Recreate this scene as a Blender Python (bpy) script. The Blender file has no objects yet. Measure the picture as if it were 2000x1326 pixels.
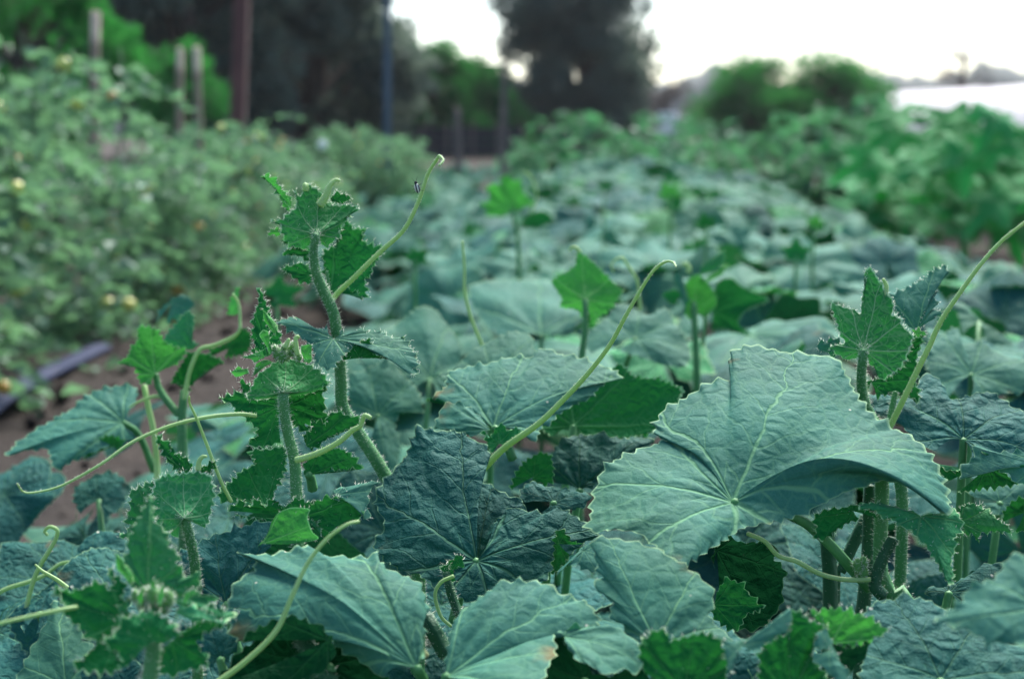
import bpy, math, random
import numpy as np
from mathutils import Vector, Matrix

R = math.radians
SC = bpy.context.scene
COL = SC.collection

# ------------------------------------------------------------------ camera, sky, sun, exposure
CAM_H, PITCH, FPX = 0.70, R(6.8), 3333.0
cam_d = bpy.data.cameras.new('camera')
cam = bpy.data.objects.new('camera', cam_d); COL.objects.link(cam)
cam.location = (0, 0, CAM_H); cam.rotation_euler = (R(90) - PITCH, 0, 0)
cam_d.sensor_width = 36; cam_d.lens = 60; cam_d.clip_start = 0.05; cam_d.clip_end = 5000
cam_d.dof.use_dof = True; cam_d.dof.focus_distance = 1.03; cam_d.dof.aperture_fstop = 8.0
SC.camera = cam

SUN_EL, SUN_AZ = 50, 18          # sun ahead of the camera, to the right, behind thin cloud
world = bpy.data.worlds.new('World'); SC.world = world; world.use_nodes = True
wn = world.node_tree.nodes; wl = world.node_tree.links
for n in list(wn): wn.remove(n)
sky = wn.new('ShaderNodeTexSky'); sky.sky_type = 'NISHITA'; sky.sun_disc = False
sky.sun_elevation = R(SUN_EL); sky.sun_rotation = R(SUN_AZ)
sky.air_density = 1.0; sky.dust_density = 1.0; sky.ozone_density = 2.6
bg = wn.new('ShaderNodeBackground'); bg.inputs['Strength'].default_value = 0.07
wo = wn.new('ShaderNodeOutputWorld')
wl.new(sky.outputs[0], bg.inputs[0]); wl.new(bg.outputs[0], wo.inputs[0])
sun_d = bpy.data.lights.new('sun', 'SUN'); sun_d.energy = 3.0; sun_d.angle = R(34); sun_d.color = (1, .97, .93)
sun = bpy.data.objects.new('sun', sun_d); COL.objects.link(sun)
sv = Vector((math.sin(R(SUN_AZ)) * math.cos(R(SUN_EL)), math.cos(R(SUN_AZ)) * math.cos(R(SUN_EL)), math.sin(R(SUN_EL))))
sun.rotation_euler = sv.to_track_quat('Z', 'Y').to_euler()
SC.view_settings.view_transform = 'Standard'; SC.view_settings.look = 'None'
SC.view_settings.exposure = 1.98; SC.view_settings.gamma = 1.0; SC.view_settings.use_curve_mapping = False
SC.render.engine = 'CYCLES'
SC.cycles.use_denoising = True
SC.cycles.max_bounces = 6; SC.cycles.diffuse_bounces = 4; SC.cycles.transparent_max_bounces = 4; SC.cycles.transmission_bounces = 4; SC.cycles.use_light_tree = False

# ------------------------------------------------------------------ where things stand (photo survey -> metres)
CP, SP = math.cos(PITCH), math.sin(PITCH)
CAMP = np.array([0, 0, CAM_H]); FW = np.array([0, CP, -SP]); UP = np.array([0, SP, CP]); RT = np.array([1., 0, 0])
TILE = dict(a=(0, 0, 2.), b=(1000, 0, 2.), c=(0, 660, 1.991), d=(650, 660, 1.991), e=(1300, 660, 1.991),
            f=(400, 300, 3.316), g=(400, 600, 3.316), h=(0, 960, 3.622), i=(200, 600, 3.6825), j=(1550, 460, 3.3156),
            k=(1040, 450, 4.), l=(780, 440, 2.8827), m=(1500, 900, 3.112), n=(1050, 1000, 4.), w=(0, 0, 1.))
def px(t, x, y):
    a, b, s = TILE[t]; return a + x / s, b + y / s
def at(x, y, d): return CAMP + d * (FW + (x - 1000) / FPX * RT + (663 - y) / FPX * UP)
def atz(x, y, z):
    v = FW + (x - 1000) / FPX * RT + (663 - y) / FPX * UP
    return CAMP + v * ((z - CAM_H) / v[2])
ROW = math.tan(R(2.6))           # the beds run slightly to the right of the view

# ------------------------------------------------------------------ mesh helpers
def mesh(name, verts, faces, mats, uv=None, attr=None, smooth=True, fm=None):
    """faces: (n,k) int array or list of such arrays"""
    me = bpy.data.meshes.new(name)
    if not isinstance(faces, (list, tuple)): faces = [faces]
    faces = [np.asarray(f, np.int32) for f in faces if len(f)]
    verts = np.asarray(verts, np.float32)
    me.vertices.add(len(verts)); me.vertices.foreach_set('co', verts.ravel())
    loops = np.concatenate([f.ravel() for f in faces])
    sizes = np.concatenate([np.full(len(f), f.shape[1], np.int32) for f in faces])
    starts = np.concatenate([[0], np.cumsum(sizes)[:-1]]).astype(np.int32)
    me.loops.add(len(loops)); me.loops.foreach_set('vertex_index', loops)
    me.polygons.add(len(sizes)); me.polygons.foreach_set('loop_start', starts); me.polygons.foreach_set('loop_total', sizes)
    me.polygons.foreach_set('use_smooth', np.full(len(sizes), smooth))
    if fm is not None: me.polygons.foreach_set('material_index', np.asarray(fm, np.int32))
    if uv is not None:
        l = me.uv_layers.new(name='UVMap'); l.data.foreach_set('uv', np.asarray(uv, np.float32)[loops].ravel())
    if attr is not None:
        for k, v in attr.items():
            a = me.attributes.new(k, 'FLOAT', 'POINT'); a.data.foreach_set('value', np.asarray(v, np.float32))
    me.update(calc_edges=True); me.validate()
    for m in (mats if isinstance(mats, (list, tuple)) else [mats]): me.materials.append(m)
    return me
def link(name, me, parent=None, loc=None, **props):
    o = bpy.data.objects.new(name, me); COL.objects.link(o)
    if parent is not None: o.parent = parent
    if loc is not None: o.location = loc
    for k, v in props.items(): o[k] = v
    return o
def thing(name, loc, label, cat, group=None, rz=0):
    o = bpy.data.objects.new(name, None); COL.objects.link(o); o.empty_display_size = .05
    o.location = [float(v) for v in loc]; o.rotation_euler = (0, 0, rz); o['label'] = label; o['category'] = cat
    if group: o['group'] = group
    return o
class Geo:
    """collects pieces of ONE part"""
    def __init__(s): s.v = []; s.q = []; s.t = []; s.n = 0
    def add(s, v, q=None, t=None):
        v = np.asarray(v, float)
        if q is not None and len(q): s.q.append(np.asarray(q) + s.n)
        if t is not None and len(t): s.t.append(np.asarray(t) + s.n)
        s.v.append(v); s.n += len(v)
    def mesh(s, name, mat, smooth=True, off=None):
        v = np.concatenate(s.v)
        if off is not None: v = v - np.asarray(off)
        f = []
        if s.q: f.append(np.concatenate(s.q))
        if s.t: f.append(np.concatenate(s.t))
        return mesh(name, v, f, mat, smooth=smooth)
def crom(P, n, closed=False):
    """Catmull-Rom through P, about n samples spread by length"""
    P = np.asarray(P, float)
    Q = np.vstack([2 * P[0] - P[1], P, 2 * P[-1] - P[-2]])
    out = []
    for i in range(len(P) - 1):
        p0, p1, p2, p3 = Q[i:i + 4]
        t = np.linspace(0, 1, 24, endpoint=(i == len(P) - 2))[:, None]
        out.append(.5 * (2 * p1 + (p2 - p0) * t + (2 * p0 - 5 * p1 + 4 * p2 - p3) * t ** 2 + (3 * p1 - p0 - 3 * p2 + p3) * t ** 3))
    C = np.vstack(out); s = np.concatenate([[0], np.cumsum(np.linalg.norm(np.diff(C[:, :3], axis=0), axis=1))])
    u = np.linspace(0, s[-1], n)
    return np.stack([np.interp(u, s, C[:, k]) for k in range(C.shape[1])], 1), s[-1]
def tube(P, r, n=None, sides=8, ridge=0., cap=True, rng=None):
    """P control points, r radii per control point (or scalar). returns verts, quads, tris, (centres, frames, radii)"""
    P = np.asarray(P, float); r = np.full(len(P), r) if np.isscalar(r) else np.interp(np.linspace(0, 1, len(P)), np.linspace(0, 1, len(r)), r)
    C, L = crom(np.column_stack([P, r]), n or max(8, 6 * len(P)))
    c, rad = C[:, :3], C[:, 3]; m = len(c)
    T = np.gradient(c, axis=0); T /= np.linalg.norm(T, axis=1)[:, None] + 1e-12
    a = np.array([0, 0, 1.]) if abs(T[0, 2]) < .9 else np.array([1., 0, 0])
    N = np.zeros_like(c); v = a - T[0] * a.dot(T[0]); N[0] = v / np.linalg.norm(v)
    for k in range(1, m):
        v = N[k - 1] - T[k] * N[k - 1].dot(T[k]); N[k] = v / (np.linalg.norm(v) + 1e-12)
    B = np.cross(T, N); ph = np.linspace(0, 2 * math.pi, sides, endpoint=False)
    rr = rad[:, None] * (1 + ridge * np.cos(5 * ph)[None])
    V = c[:, None] + rr[..., None] * (np.cos(ph)[None, :, None] * N[:, None] + np.sin(ph)[None, :, None] * B[:, None])
    i = np.arange(m - 1)[:, None] * sides; j = np.arange(sides)[None]; j2 = (j + 1) % sides
    q = np.stack([i + j, i + j2, i + sides + j2, i + sides + j], -1).reshape(-1, 4)
    V = V.reshape(-1, 3); t = []
    if cap:
        V = np.vstack([V, c[:1] - T[:1] * rad[0] * .3, c[-1:] + T[-1:] * rad[-1] * .6]); k = m * sides
        jj = np.arange(sides); j2 = (jj + 1) % sides
        t = np.vstack([np.stack([np.full(sides, k), j2, jj], 1), np.stack([np.full(sides, k + 1), (m - 1) * sides + jj, (m - 1) * sides + j2], 1)])
    return V, q, t, (c, T, N, B, rad, L)
def hair_geo(P, D, ln, r=.00016):
    """cones at P pointing along D"""
    n = len(P); D = D / (np.linalg.norm(D, axis=1)[:, None] + 1e-9)
    a = np.where(np.abs(D[:, 2:3]) < .9, np.array([[0, 0, 1.]]), np.array([[1., 0, 0]]))
    U = np.cross(D, a); U /= np.linalg.norm(U, axis=1)[:, None]; W = np.cross(D, U)
    V = np.stack([P + r * U, P + r * (-.5 * U + .87 * W), P + r * (-.5 * U - .87 * W), P + D * np.reshape(ln, (-1, 1))], 1).reshape(-1, 3)
    b = np.arange(n)[:, None] * 4
    T = np.concatenate([b + np.array([[0, 1, 3]]), b + np.array([[1, 2, 3]]), b + np.array([[2, 0, 3]])])
    return V, T

# ------------------------------------------------------------------ materials
def nodes(name):
    m = bpy.data.materials.new(name); m.use_nodes = True; nt = m.node_tree
    for n in list(nt.nodes): nt.nodes.remove(n)
    out = nt.nodes.new('ShaderNodeOutputMaterial')
    class K:
        pass
    k = K(); k.nt = nt; k.out = out; k.m = m
    def new(t, **kw):
        n = nt.nodes.new(t)
        for a, b in kw.items(): setattr(n, a, b)
        return n
    def put(s, v):
        if hasattr(v, 'bl_idname') or hasattr(v, 'is_output'): nt.links.new(v, s)
        else: s.default_value = v
    def math_(op, a, b=None, c=None, clamp=False):
        n = new('ShaderNodeMath', operation=op); n.use_clamp = clamp; put(n.inputs[0], a)
        if b is not None: put(n.inputs[1], b)
        if c is not None: put(n.inputs[2], c)
        return n.outputs[0]
    def mix(f, a, b, blend='MIX'):
        n = new('ShaderNodeMix', data_type='RGBA', blend_type=blend)
        put(n.inputs[0], f)
        put(n.inputs[6], a if not isinstance(a, tuple) else (*a, 1)); put(n.inputs[7], b if not isinstance(b, tuple) else (*b, 1))
        return n.outputs[2]
    def mr(v, a, b, c=0., d=1., smooth=False):
        n = new('ShaderNodeMapRange'); n.interpolation_type = 'SMOOTHSTEP' if smooth else 'LINEAR'
        put(n.inputs[0], v)
        for q, z in zip((1, 2, 3, 4), (a, b, c, d)): n.inputs[q].default_value = z
        return n.outputs[0]
    def noise(sc, detail=3, vec=None, rough=.55):
        n = new('ShaderNodeTexNoise'); n.inputs['Scale'].default_value = sc; n.inputs['Detail'].default_value = detail; n.inputs['Roughness'].default_value = rough
        if vec is not None: put(n.inputs['Vector'], vec)
        return n.outputs['Fac']
    k.new, k.put, k.math, k.mix, k.mr, k.noise = new, put, math_, mix, mr, noise
    return k
def simple(name, col, col2=None, sc=20., rough=.8, bump=0., bsc=60., spec=.3, trans=0., tcol=None, rand=0.):
    k = nodes(name); co = k.new('ShaderNodeTexCoord').outputs['Object']
    c = k.mix(k.mr(k.noise(sc, 4, co), .3, .7), col, col2 or tuple(v * .7 for v in col))
    if rand:
        oi = k.new('ShaderNodeObjectInfo').outputs['Random']
        h = k.new('ShaderNodeHueSaturation'); k.put(h.inputs['Color'], c); k.put(h.inputs['Value'], k.mr(oi, 0, 1, 1 - rand, 1 + rand)); c = h.outputs[0]
    p = k.new('ShaderNodeBsdfPrincipled'); k.put(p.inputs['Base Color'], c); p.inputs['Roughness'].default_value = rough
    p.inputs['Specular IOR Level'].default_value = spec
    if bump:
        b = k.new('ShaderNodeBump'); b.inputs['Strength'].default_value = bump; b.inputs['Distance'].default_value = .01
        k.put(b.inputs['Height'], k.noise(bsc, 5, co)); k.put(p.inputs['Normal'], b.outputs[0])
    s = p.outputs[0]
    if trans:
        t = k.new('ShaderNodeBsdfTranslucent'); k.put(t.inputs['Color'], (*(tcol or col), 1))
        mx = k.new('ShaderNodeMixShader'); mx.inputs[0].default_value = trans; k.put(mx.inputs[1], s); k.put(mx.inputs[2], t.outputs[0]); s = mx.outputs[0]
    k.put(k.out.inputs[0], s); return k.m
def leaf_mat(name, top, under, vein, uvein, tcol, trans=.3, cell=110., bump=.5, sheen=.35, edge=(.50, .64, .40), vw=.011, blotch=.25, down=.16, net_w=.45, side_w=.75, e0=.970, us=1.):
    """cucurbit leaf: palmate main veins, pinnate side veins, net of small veins, downy bloom, pale margin; two real sides"""
    k = nodes(name); cell = cell * us
    uv = k.new('ShaderNodeUVMap'); uv.uv_map = 'UVMap'
    sp = k.new('ShaderNodeSeparateXYZ'); k.put(sp.inputs[0], uv.outputs[0])
    obj = k.new('ShaderNodeTexCoord').outputs['Object']
    wob = k.math('MULTIPLY', k.math('SUBTRACT', k.noise(38 * us, 3, obj), .5), .30)
    sec = k.math('SUBTRACT', k.math('FRACT', k.math('ADD', sp.outputs[0], wob)), .5)
    ang = k.math('MULTIPLY', sec, R(47)); r = sp.outputs[1]
    a = k.math('MULTIPLY', r, k.math('COSINE', ang)); b = k.math('ABSOLUTE', k.math('MULTIPLY', r, k.math('SINE', ang)))
    wid = k.mr(r, 0, 1, vw, vw * .35)
    main = k.mr(k.math('DIVIDE', b, wid), .5, 1.5, 1, 0)
    sv_ = k.math('FRACT', k.math('DIVIDE', k.math('SUBTRACT', a, k.math('MULTIPLY', b, 1.05)), .19))
    sd = k.math('ABSOLUTE', k.math('SUBTRACT', sv_, .5))
    side = k.math('MULTIPLY', k.mr(sd, .015, .055, 1, 0), k.mr(b, 0, .2, .75, .25))
    vo = k.new('ShaderNodeTexVoronoi', feature='DISTANCE_TO_EDGE'); vo.inputs['Scale'].default_value = cell
    wn_ = k.new('ShaderNodeTexNoise'); wn_.inputs['Scale'].default_value = cell * .8; wn_.inputs['Detail'].default_value = 2; k.put(wn_.inputs['Vector'], obj)
    va = k.new('ShaderNodeVectorMath', operation='MULTIPLY_ADD'); k.put(va.inputs[0], wn_.outputs['Color']); va.inputs[1].default_value = (1.1 / cell,) * 3; k.put(va.inputs[2], obj); k.put(vo.inputs['Vector'], va.outputs[0])
    net = k.mr(vo.outputs['Distance'], .0, .09, 1, 0)
    vm = k.math('MAXIMUM', main, k.math('MAXIMUM', k.math('MULTIPLY', side, side_w), k.math('MULTIPLY', net, net_w)))
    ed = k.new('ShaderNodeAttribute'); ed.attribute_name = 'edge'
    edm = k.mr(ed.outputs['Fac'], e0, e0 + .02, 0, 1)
    n1 = k.mr(k.noise(14 * us, 4, obj), .35, .65); n2 = k.mr(k.noise(900 * us, 2, obj), .35, .75)
    oi = k.new('ShaderNodeObjectInfo').outputs['Random']
    tc = k.mix(n1, tuple(v * (1 - blotch) for v in top), tuple(v * (1 + blotch * .6) for v in top))
    tc = k.mix(k.math('MULTIPLY', n2, down), tc, (.32, .58, .46))                       # short white down
    tc = k.mix(k.math('MULTIPLY', k.mr(k.noise(5.5 * us, 3, obj), .48, .7), .32), tc, (top[0] * 1.9, top[1] * 1.12, top[2] * .62))   # patches going yellower
    tc = k.mix(k.math('MULTIPLY', vm, .55), tc, vein)
    vs = k.new('ShaderNodeTexVoronoi'); vs.inputs['Scale'].default_value = cell * .9; k.put(vs.inputs['Vector'], obj)
    sc_ = k.new('ShaderNodeSeparateColor'); k.put(sc_.inputs[0], vs.outputs['Color'])
    tc = k.mix(k.math('MULTIPLY', k.mr(vs.outputs['Distance'], .05, .09, 1, 0), k.math('GREATER_THAN', sc_.outputs[0], .86)), tc, (.50, .50, .38))   # specks
    brn = k.math('MULTIPLY', k.mr(ed.outputs['Fac'], .80, .97), k.mr(k.noise(26 * us, 3, obj), .64, .70))
    tc = k.mix(k.math('MULTIPLY', brn, .75), tc, (.17, .11, .045))   # scorched margin here and there
    uc = k.mix(n1, tuple(v * .8 for v in under), tuple(v * 1.25 for v in under))
    uc = k.mix(k.math('MULTIPLY', vm, .7), uc, uvein)
    g = k.new('ShaderNodeNewGeometry')
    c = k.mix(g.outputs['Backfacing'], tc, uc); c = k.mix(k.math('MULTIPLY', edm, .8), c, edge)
    h = k.new('ShaderNodeHueSaturation'); k.put(h.inputs['Color'], c); k.put(h.inputs['Value'], k.mr(oi, 0, 1, .8, 1.15)); k.put(h.inputs['Hue'], k.mr(oi, 0, 1, .49, .51))
    c = h.outputs[0]
    ht = k.math('ADD', k.math('MULTIPLY', k.math('MAXIMUM', main, k.math('MULTIPLY', side, .45)), -1.0),
                k.math('MULTIPLY', k.mr(vo.outputs['Distance'], 0, .35, 0, 1, True), .8))
    ht = k.math('ADD', ht, k.math('ADD', k.math('MULTIPLY', n2, .12), k.math('MULTIPLY', k.noise(cell * 2.6, 4, obj, .6), 1.1)))
    bp = k.new('ShaderNodeBump'); bp.inputs['Strength'].default_value = bump; bp.inputs['Distance'].default_value = .0016; k.put(bp.inputs['Height'], ht)
    p = k.new('ShaderNodeBsdfPrincipled'); k.put(p.inputs['Base Color'], c); p.inputs['Roughness'].default_value = .62
    p.inputs['Specular IOR Level'].default_value = .05; p.inputs['Sheen Weight'].default_value = sheen; p.inputs['Sheen Roughness'].default_value = .45
    p.inputs['Sheen Tint'].default_value = (.55, .92, .86, 1); p.inputs['Specular Tint'].default_value = (.55, 1, .92, 1); k.put(p.inputs['Normal'], bp.outputs[0])
    t = k.new('ShaderNodeBsdfTranslucent'); k.put(t.inputs['Color'], k.mix(k.math('MULTIPLY', vm, .5), tcol, tuple(v * .55 for v in tcol))); k.put(t.inputs['Normal'], bp.outputs[0])
    mx = k.new('ShaderNodeMixShader'); mx.inputs[0].default_value = trans; k.put(mx.inputs[1], p.outputs[0]); k.put(mx.inputs[2], t.outputs[0])
    k.put(k.out.inputs[0], mx.outputs[0]); return k.m
M = {}
LM = {}
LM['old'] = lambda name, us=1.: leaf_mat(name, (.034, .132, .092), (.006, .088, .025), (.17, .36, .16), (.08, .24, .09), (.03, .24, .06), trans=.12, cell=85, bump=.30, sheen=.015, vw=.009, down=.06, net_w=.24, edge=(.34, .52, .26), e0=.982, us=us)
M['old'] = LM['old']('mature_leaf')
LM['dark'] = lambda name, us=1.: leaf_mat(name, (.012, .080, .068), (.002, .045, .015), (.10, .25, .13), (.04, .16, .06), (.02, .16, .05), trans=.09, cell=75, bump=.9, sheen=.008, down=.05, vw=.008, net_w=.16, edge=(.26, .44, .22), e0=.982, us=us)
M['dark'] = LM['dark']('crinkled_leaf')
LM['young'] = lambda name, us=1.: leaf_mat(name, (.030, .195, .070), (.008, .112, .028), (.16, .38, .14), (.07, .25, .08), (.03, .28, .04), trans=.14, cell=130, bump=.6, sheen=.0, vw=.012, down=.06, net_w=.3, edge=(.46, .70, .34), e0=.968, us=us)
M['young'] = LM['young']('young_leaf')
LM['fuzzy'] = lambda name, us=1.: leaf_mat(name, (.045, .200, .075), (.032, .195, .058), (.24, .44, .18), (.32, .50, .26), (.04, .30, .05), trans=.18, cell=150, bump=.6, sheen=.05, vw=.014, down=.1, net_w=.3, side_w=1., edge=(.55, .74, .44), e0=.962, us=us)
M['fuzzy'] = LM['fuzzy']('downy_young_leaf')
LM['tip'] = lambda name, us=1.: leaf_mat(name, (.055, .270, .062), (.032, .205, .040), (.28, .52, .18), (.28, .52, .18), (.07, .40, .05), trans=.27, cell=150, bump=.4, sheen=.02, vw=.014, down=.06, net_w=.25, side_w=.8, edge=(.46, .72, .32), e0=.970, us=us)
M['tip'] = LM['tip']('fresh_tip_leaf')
for nm in ('old', 'dark', 'young'):
    M[nm + '_bed'] = LM[nm]('bed_' + nm, .1)
M['squash'] = leaf_mat('squash_leaf', (.012, .21, .045), (.009, .19, .03), (.14, .30, .13), (.07, .26, .08), (.03, .36, .05), trans=.28, us=.15, cell=90, bump=.5, sheen=.03, down=.14)
M['stem'] = simple('green_stem', (.10, .30, .10), (.065, .23, .075), 60, .55, .2, 300, .3, .15, (.08, .3, .06))
M['dstem'] = simple('deep_stem', (.02, .105, .04), (.016, .08, .03), 60, .55, .2, 300)
M['tendril'] = simple('pale_tendril', (.46, .64, .28), (.34, .54, .20), 40, .5, 0, 60, .35, .3, (.4, .6, .15))
M['hair'] = simple('white_hair', (.86, .90, .80), (.8, .86, .74), 10, .6, 0, 60, .3, .5, (.85, .9, .75))
M['bud'] = simple('downy_bud', (.15, .38, .11), (.09, .28, .08), 300, .8, .4, 900, .2, .25, (.3, .5, .15))
M['tomato_leaf'] = simple('tomato_leaf', (.15, .275, .175), (.03, .105, .065), 9, .6, 0, 60, .3, .38, (.15, .32, .14), rand=.15)
M['tomato_stem'] = simple('tomato_stem', (.09, .17, .08), None, 20, .7)
M['fruit_o'] = simple('ripening_tomato', (.55, .25, .04), (.5, .33, .05), 10, .3, 0, 60, .5)
M['fruit_y'] = simple('yellow_green_tomato', (.62, .56, .10), (.45, .52, .1), 10, .3, 0, 60, .5)
M['white'] = simple('white_petal', (.8, .8, .78), (.7, .7, .7), 10, .6)
M['bark'] = simple('bark', (.10, .075, .06), (.05, .04, .035), 6, .9, .6, 12)
M['tree_d'] = simple('dark_tree_leaf', (.12, .18, .145), (.045, .08, .068), .9, .7, 0, 60, .2, .35, (.12, .165, .12), rand=.15)
M['tree_g'] = simple('green_tree_leaf', (.045, .21, .055), (.018, .10, .03), .9, .7, 0, 60, .2, .36, (.04, .25, .04), rand=.1)
M['tree_y'] = simple('dry_tree_leaf', (.17, .12, .10), (.11, .09, .07), .8, .8)
M['bush'] = simple('crop_leaf', (.085, .235, .125), (.04, .15, .075), 2, .6, 0, 60, .3, .34, (.09, .30, .11), rand=.15)
M['ridge'] = simple('far_wood', (.06, .075, .065), (.04, .055, .05), .05, .9)
M['hose'] = simple('hose_plastic', (.018, .028, .07), (.013, .02, .05), 8, .75, .1, 40, .15)
M['film'] = simple('greenhouse_film', (.60, .56, .56), (.54, .51, .52), .5, .6, 0, 60, .2, .2, (.8, .78, .8))
M['steel'] = simple('painted_steel', (.05, .085, .12), (.035, .06, .085), 4, .6)
M['redwood'] = simple('red_brown_post', (.13, .062, .055), (.09, .045, .04), 5, .85, .4, 30)
M['greywood'] = simple('grey_wood', (.16, .13, .11), (.10, .085, .075), 5, .9, .4, 30)
M['darkmesh'] = simple('dark_fence', (.022, .025, .032), (.015, .017, .022), 3, .8)
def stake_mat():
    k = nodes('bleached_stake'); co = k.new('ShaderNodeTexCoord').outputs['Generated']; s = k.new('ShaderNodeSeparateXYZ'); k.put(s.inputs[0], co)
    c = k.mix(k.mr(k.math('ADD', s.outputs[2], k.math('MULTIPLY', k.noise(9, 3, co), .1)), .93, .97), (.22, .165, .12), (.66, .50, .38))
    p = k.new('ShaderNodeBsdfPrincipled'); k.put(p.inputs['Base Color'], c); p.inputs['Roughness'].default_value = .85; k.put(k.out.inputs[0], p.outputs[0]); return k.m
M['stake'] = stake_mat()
def soil_mat():
    k = nodes('dry_soil'); co = k.new('ShaderNodeTexCoord').outputs['Object']
    a = k.mr(k.noise(6, 6, co, .65), .3, .7); b = k.mr(k.noise(55, 5, co, .7), .3, .7)
    c = k.mix(a, (.05, .042, .034), (.135, .112, .092)); c = k.mix(k.math('MULTIPLY', k.mr(k.noise(22, 3, co), .45, .62), .6), c, (.045, .034, .03)); c = k.mix(k.math('MULTIPLY', b, .4), c, (.05, .038, .035))
    p = k.new('ShaderNodeBsdfPrincipled'); k.put(p.inputs['Base Color'], c); p.inputs['Roughness'].default_value = .95; p.inputs['Specular IOR Level'].default_value = .15
    bp = k.new('ShaderNodeBump'); bp.inputs['Strength'].default_value = 1; bp.inputs['Distance'].default_value = .03; k.put(bp.inputs['Height'], k.math('ADD', a, b)); k.put(p.inputs['Normal'], bp.outputs[0])
    k.put(k.out.inputs[0], p.outputs[0]); return k.m
M['soil'] = soil_mat()
def beetle_mat():
    k = nodes('striped_shell'); co = k.new('ShaderNodeTexCoord').outputs['Object']; s = k.new('ShaderNodeSeparateXYZ'); k.put(s.inputs[0], co)
    st = k.math('GREATER_THAN', k.math('SINE', k.math('MULTIPLY', s.outputs[0], 3600.)), .1)
    c = k.mix(st, (.02, .02, .025), (.6, .62, .5)); p = k.new('ShaderNodeBsdfPrincipled'); k.put(p.inputs['Base Color'], c); p.inputs['Roughness'].default_value = .3
    k.put(k.out.inputs[0], p.outputs[0]); return k.m
M['beetle'] = beetle_mat()

# ------------------------------------------------------------------ ground
def sphere(c, r, n=10, m=7, sq=1.):
    th = np.linspace(0, math.pi, m); ph = np.linspace(0, 6.28319, n, endpoint=False)
    V = np.stack([np.outer(np.sin(th), np.cos(ph)), np.outer(np.sin(th), np.sin(ph)), np.outer(np.cos(th), np.ones(n)) * sq], -1).reshape(-1, 3) * r + c
    i = np.arange(m - 1)[:, None] * n; j = np.arange(n)[None]
    return V, np.stack([i + j, i + n + j, i + n + (j + 1) % n, i + (j + 1) % n], -1).reshape(-1, 4)
def ground():
    rng = np.random.default_rng(1)
    xs = np.concatenate([[-3000, -600, -120, -40, -15], np.linspace(-6, 6, 90), [15, 40, 120, 600, 3000]])
    ys = np.concatenate([[-300, -20, -3], np.linspace(-1, 14, 110), [20, 32, 50, 90, 200, 700, 3000]])
    X, Y = np.meshgrid(xs, ys); near = (np.abs(X) < 6.1) & (Y < 14.1) & (Y > -1.1)
    Z = np.where(near, rng.normal(0, .012, X.shape) + .02 * np.sin(X * 3 + Y) * np.cos(Y * 2.3), 0)
    n, m = X.shape; i = np.arange(n - 1)[:, None] * m; j = np.arange(m - 1)[None]
    q = np.stack([i + j, i + j + 1, i + m + j + 1, i + m + j], -1).reshape(-1, 4)
    link('ground', mesh('ground', np.stack([X, Y, Z], -1).reshape(-1, 3), q, M['soil']), kind='structure')
    # clods on the bare path
    G = Geo(); n = 800
    cube = np.array([[x, y, z] for x in (-1, 1) for y in (-1, 1) for z in (-1, 1)], float)
    cq = np.array([[0, 1, 3, 2], [4, 6, 7, 5], [0, 4, 5, 1], [2, 3, 7, 6], [0, 2, 6, 4], [1, 5, 7, 3]])
    for _ in range(n):
        y = rng.uniform(1.6, 8); x = rng.choice([rng.uniform(-1.7, -.6), rng.uniform(1.4, 2.3)]) + ROW * y
        s = rng.choice([rng.uniform(.004, .012), rng.uniform(.008, .026)]) * np.array([1, rng.uniform(.6, 1.3), rng.uniform(.5, .9)])
        V_, q_ = sphere(np.zeros(3), 1, 7, 5); G.add(V_ * s * rng.uniform(.75, 1.15, (len(V_), 1)) + [x, y, .005 + s[2] * .3], q_)
    o = link('soil_clods', G.mesh('soil_clods', M['soil']), kind='stuff'); o['label'] = 'loose brown clods of soil on the bare path'; o['category'] = 'soil'
ground()
def ridge(name, d, prof, seed, mat):
    rng = np.random.default_rng(seed); n = 240; x = np.linspace(-d * .6, d * .6, n)
    h = np.interp(x / d, [p[0] for p in prof], [p[1] for p in prof]) * d + CAM_H
    f = np.arange(n)
    h = h + d * .004 * (np.abs(np.sin(f * .9 + rng.uniform(0, 6))) + .8 * rng.random(n))
    V = np.concatenate([np.stack([x, np.full(n, d), np.full(n, -2.)], 1), np.stack([x, np.full(n, d), h * .6], 1), np.stack([x, np.full(n, d * 1.04), h], 1), np.stack([x, np.full(n, d * 1.25), np.full(n, -2.)], 1)])
    i = np.arange(3)[:, None] * n; j = np.arange(n - 1)[None]
    q = np.stack([i + j, i + j + 1, i + n + j + 1, i + n + j], -1).reshape(-1, 4)
    link(name, mesh(name, V, q, mat), kind='structure')
ridge('hills', 420, [(-.6, .012), (-.1, .02), (0, .028), (.085, .026), (.105, .030), (.122, .040), (.135, .036), (.16, .026), (.2, .026), (.214, .033), (.235, .034), (.25, .030), (.27, .034), (.285, .040), (.3, .036), (.4, .034), (.6, .03)], 3, M['ridge'])

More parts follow.
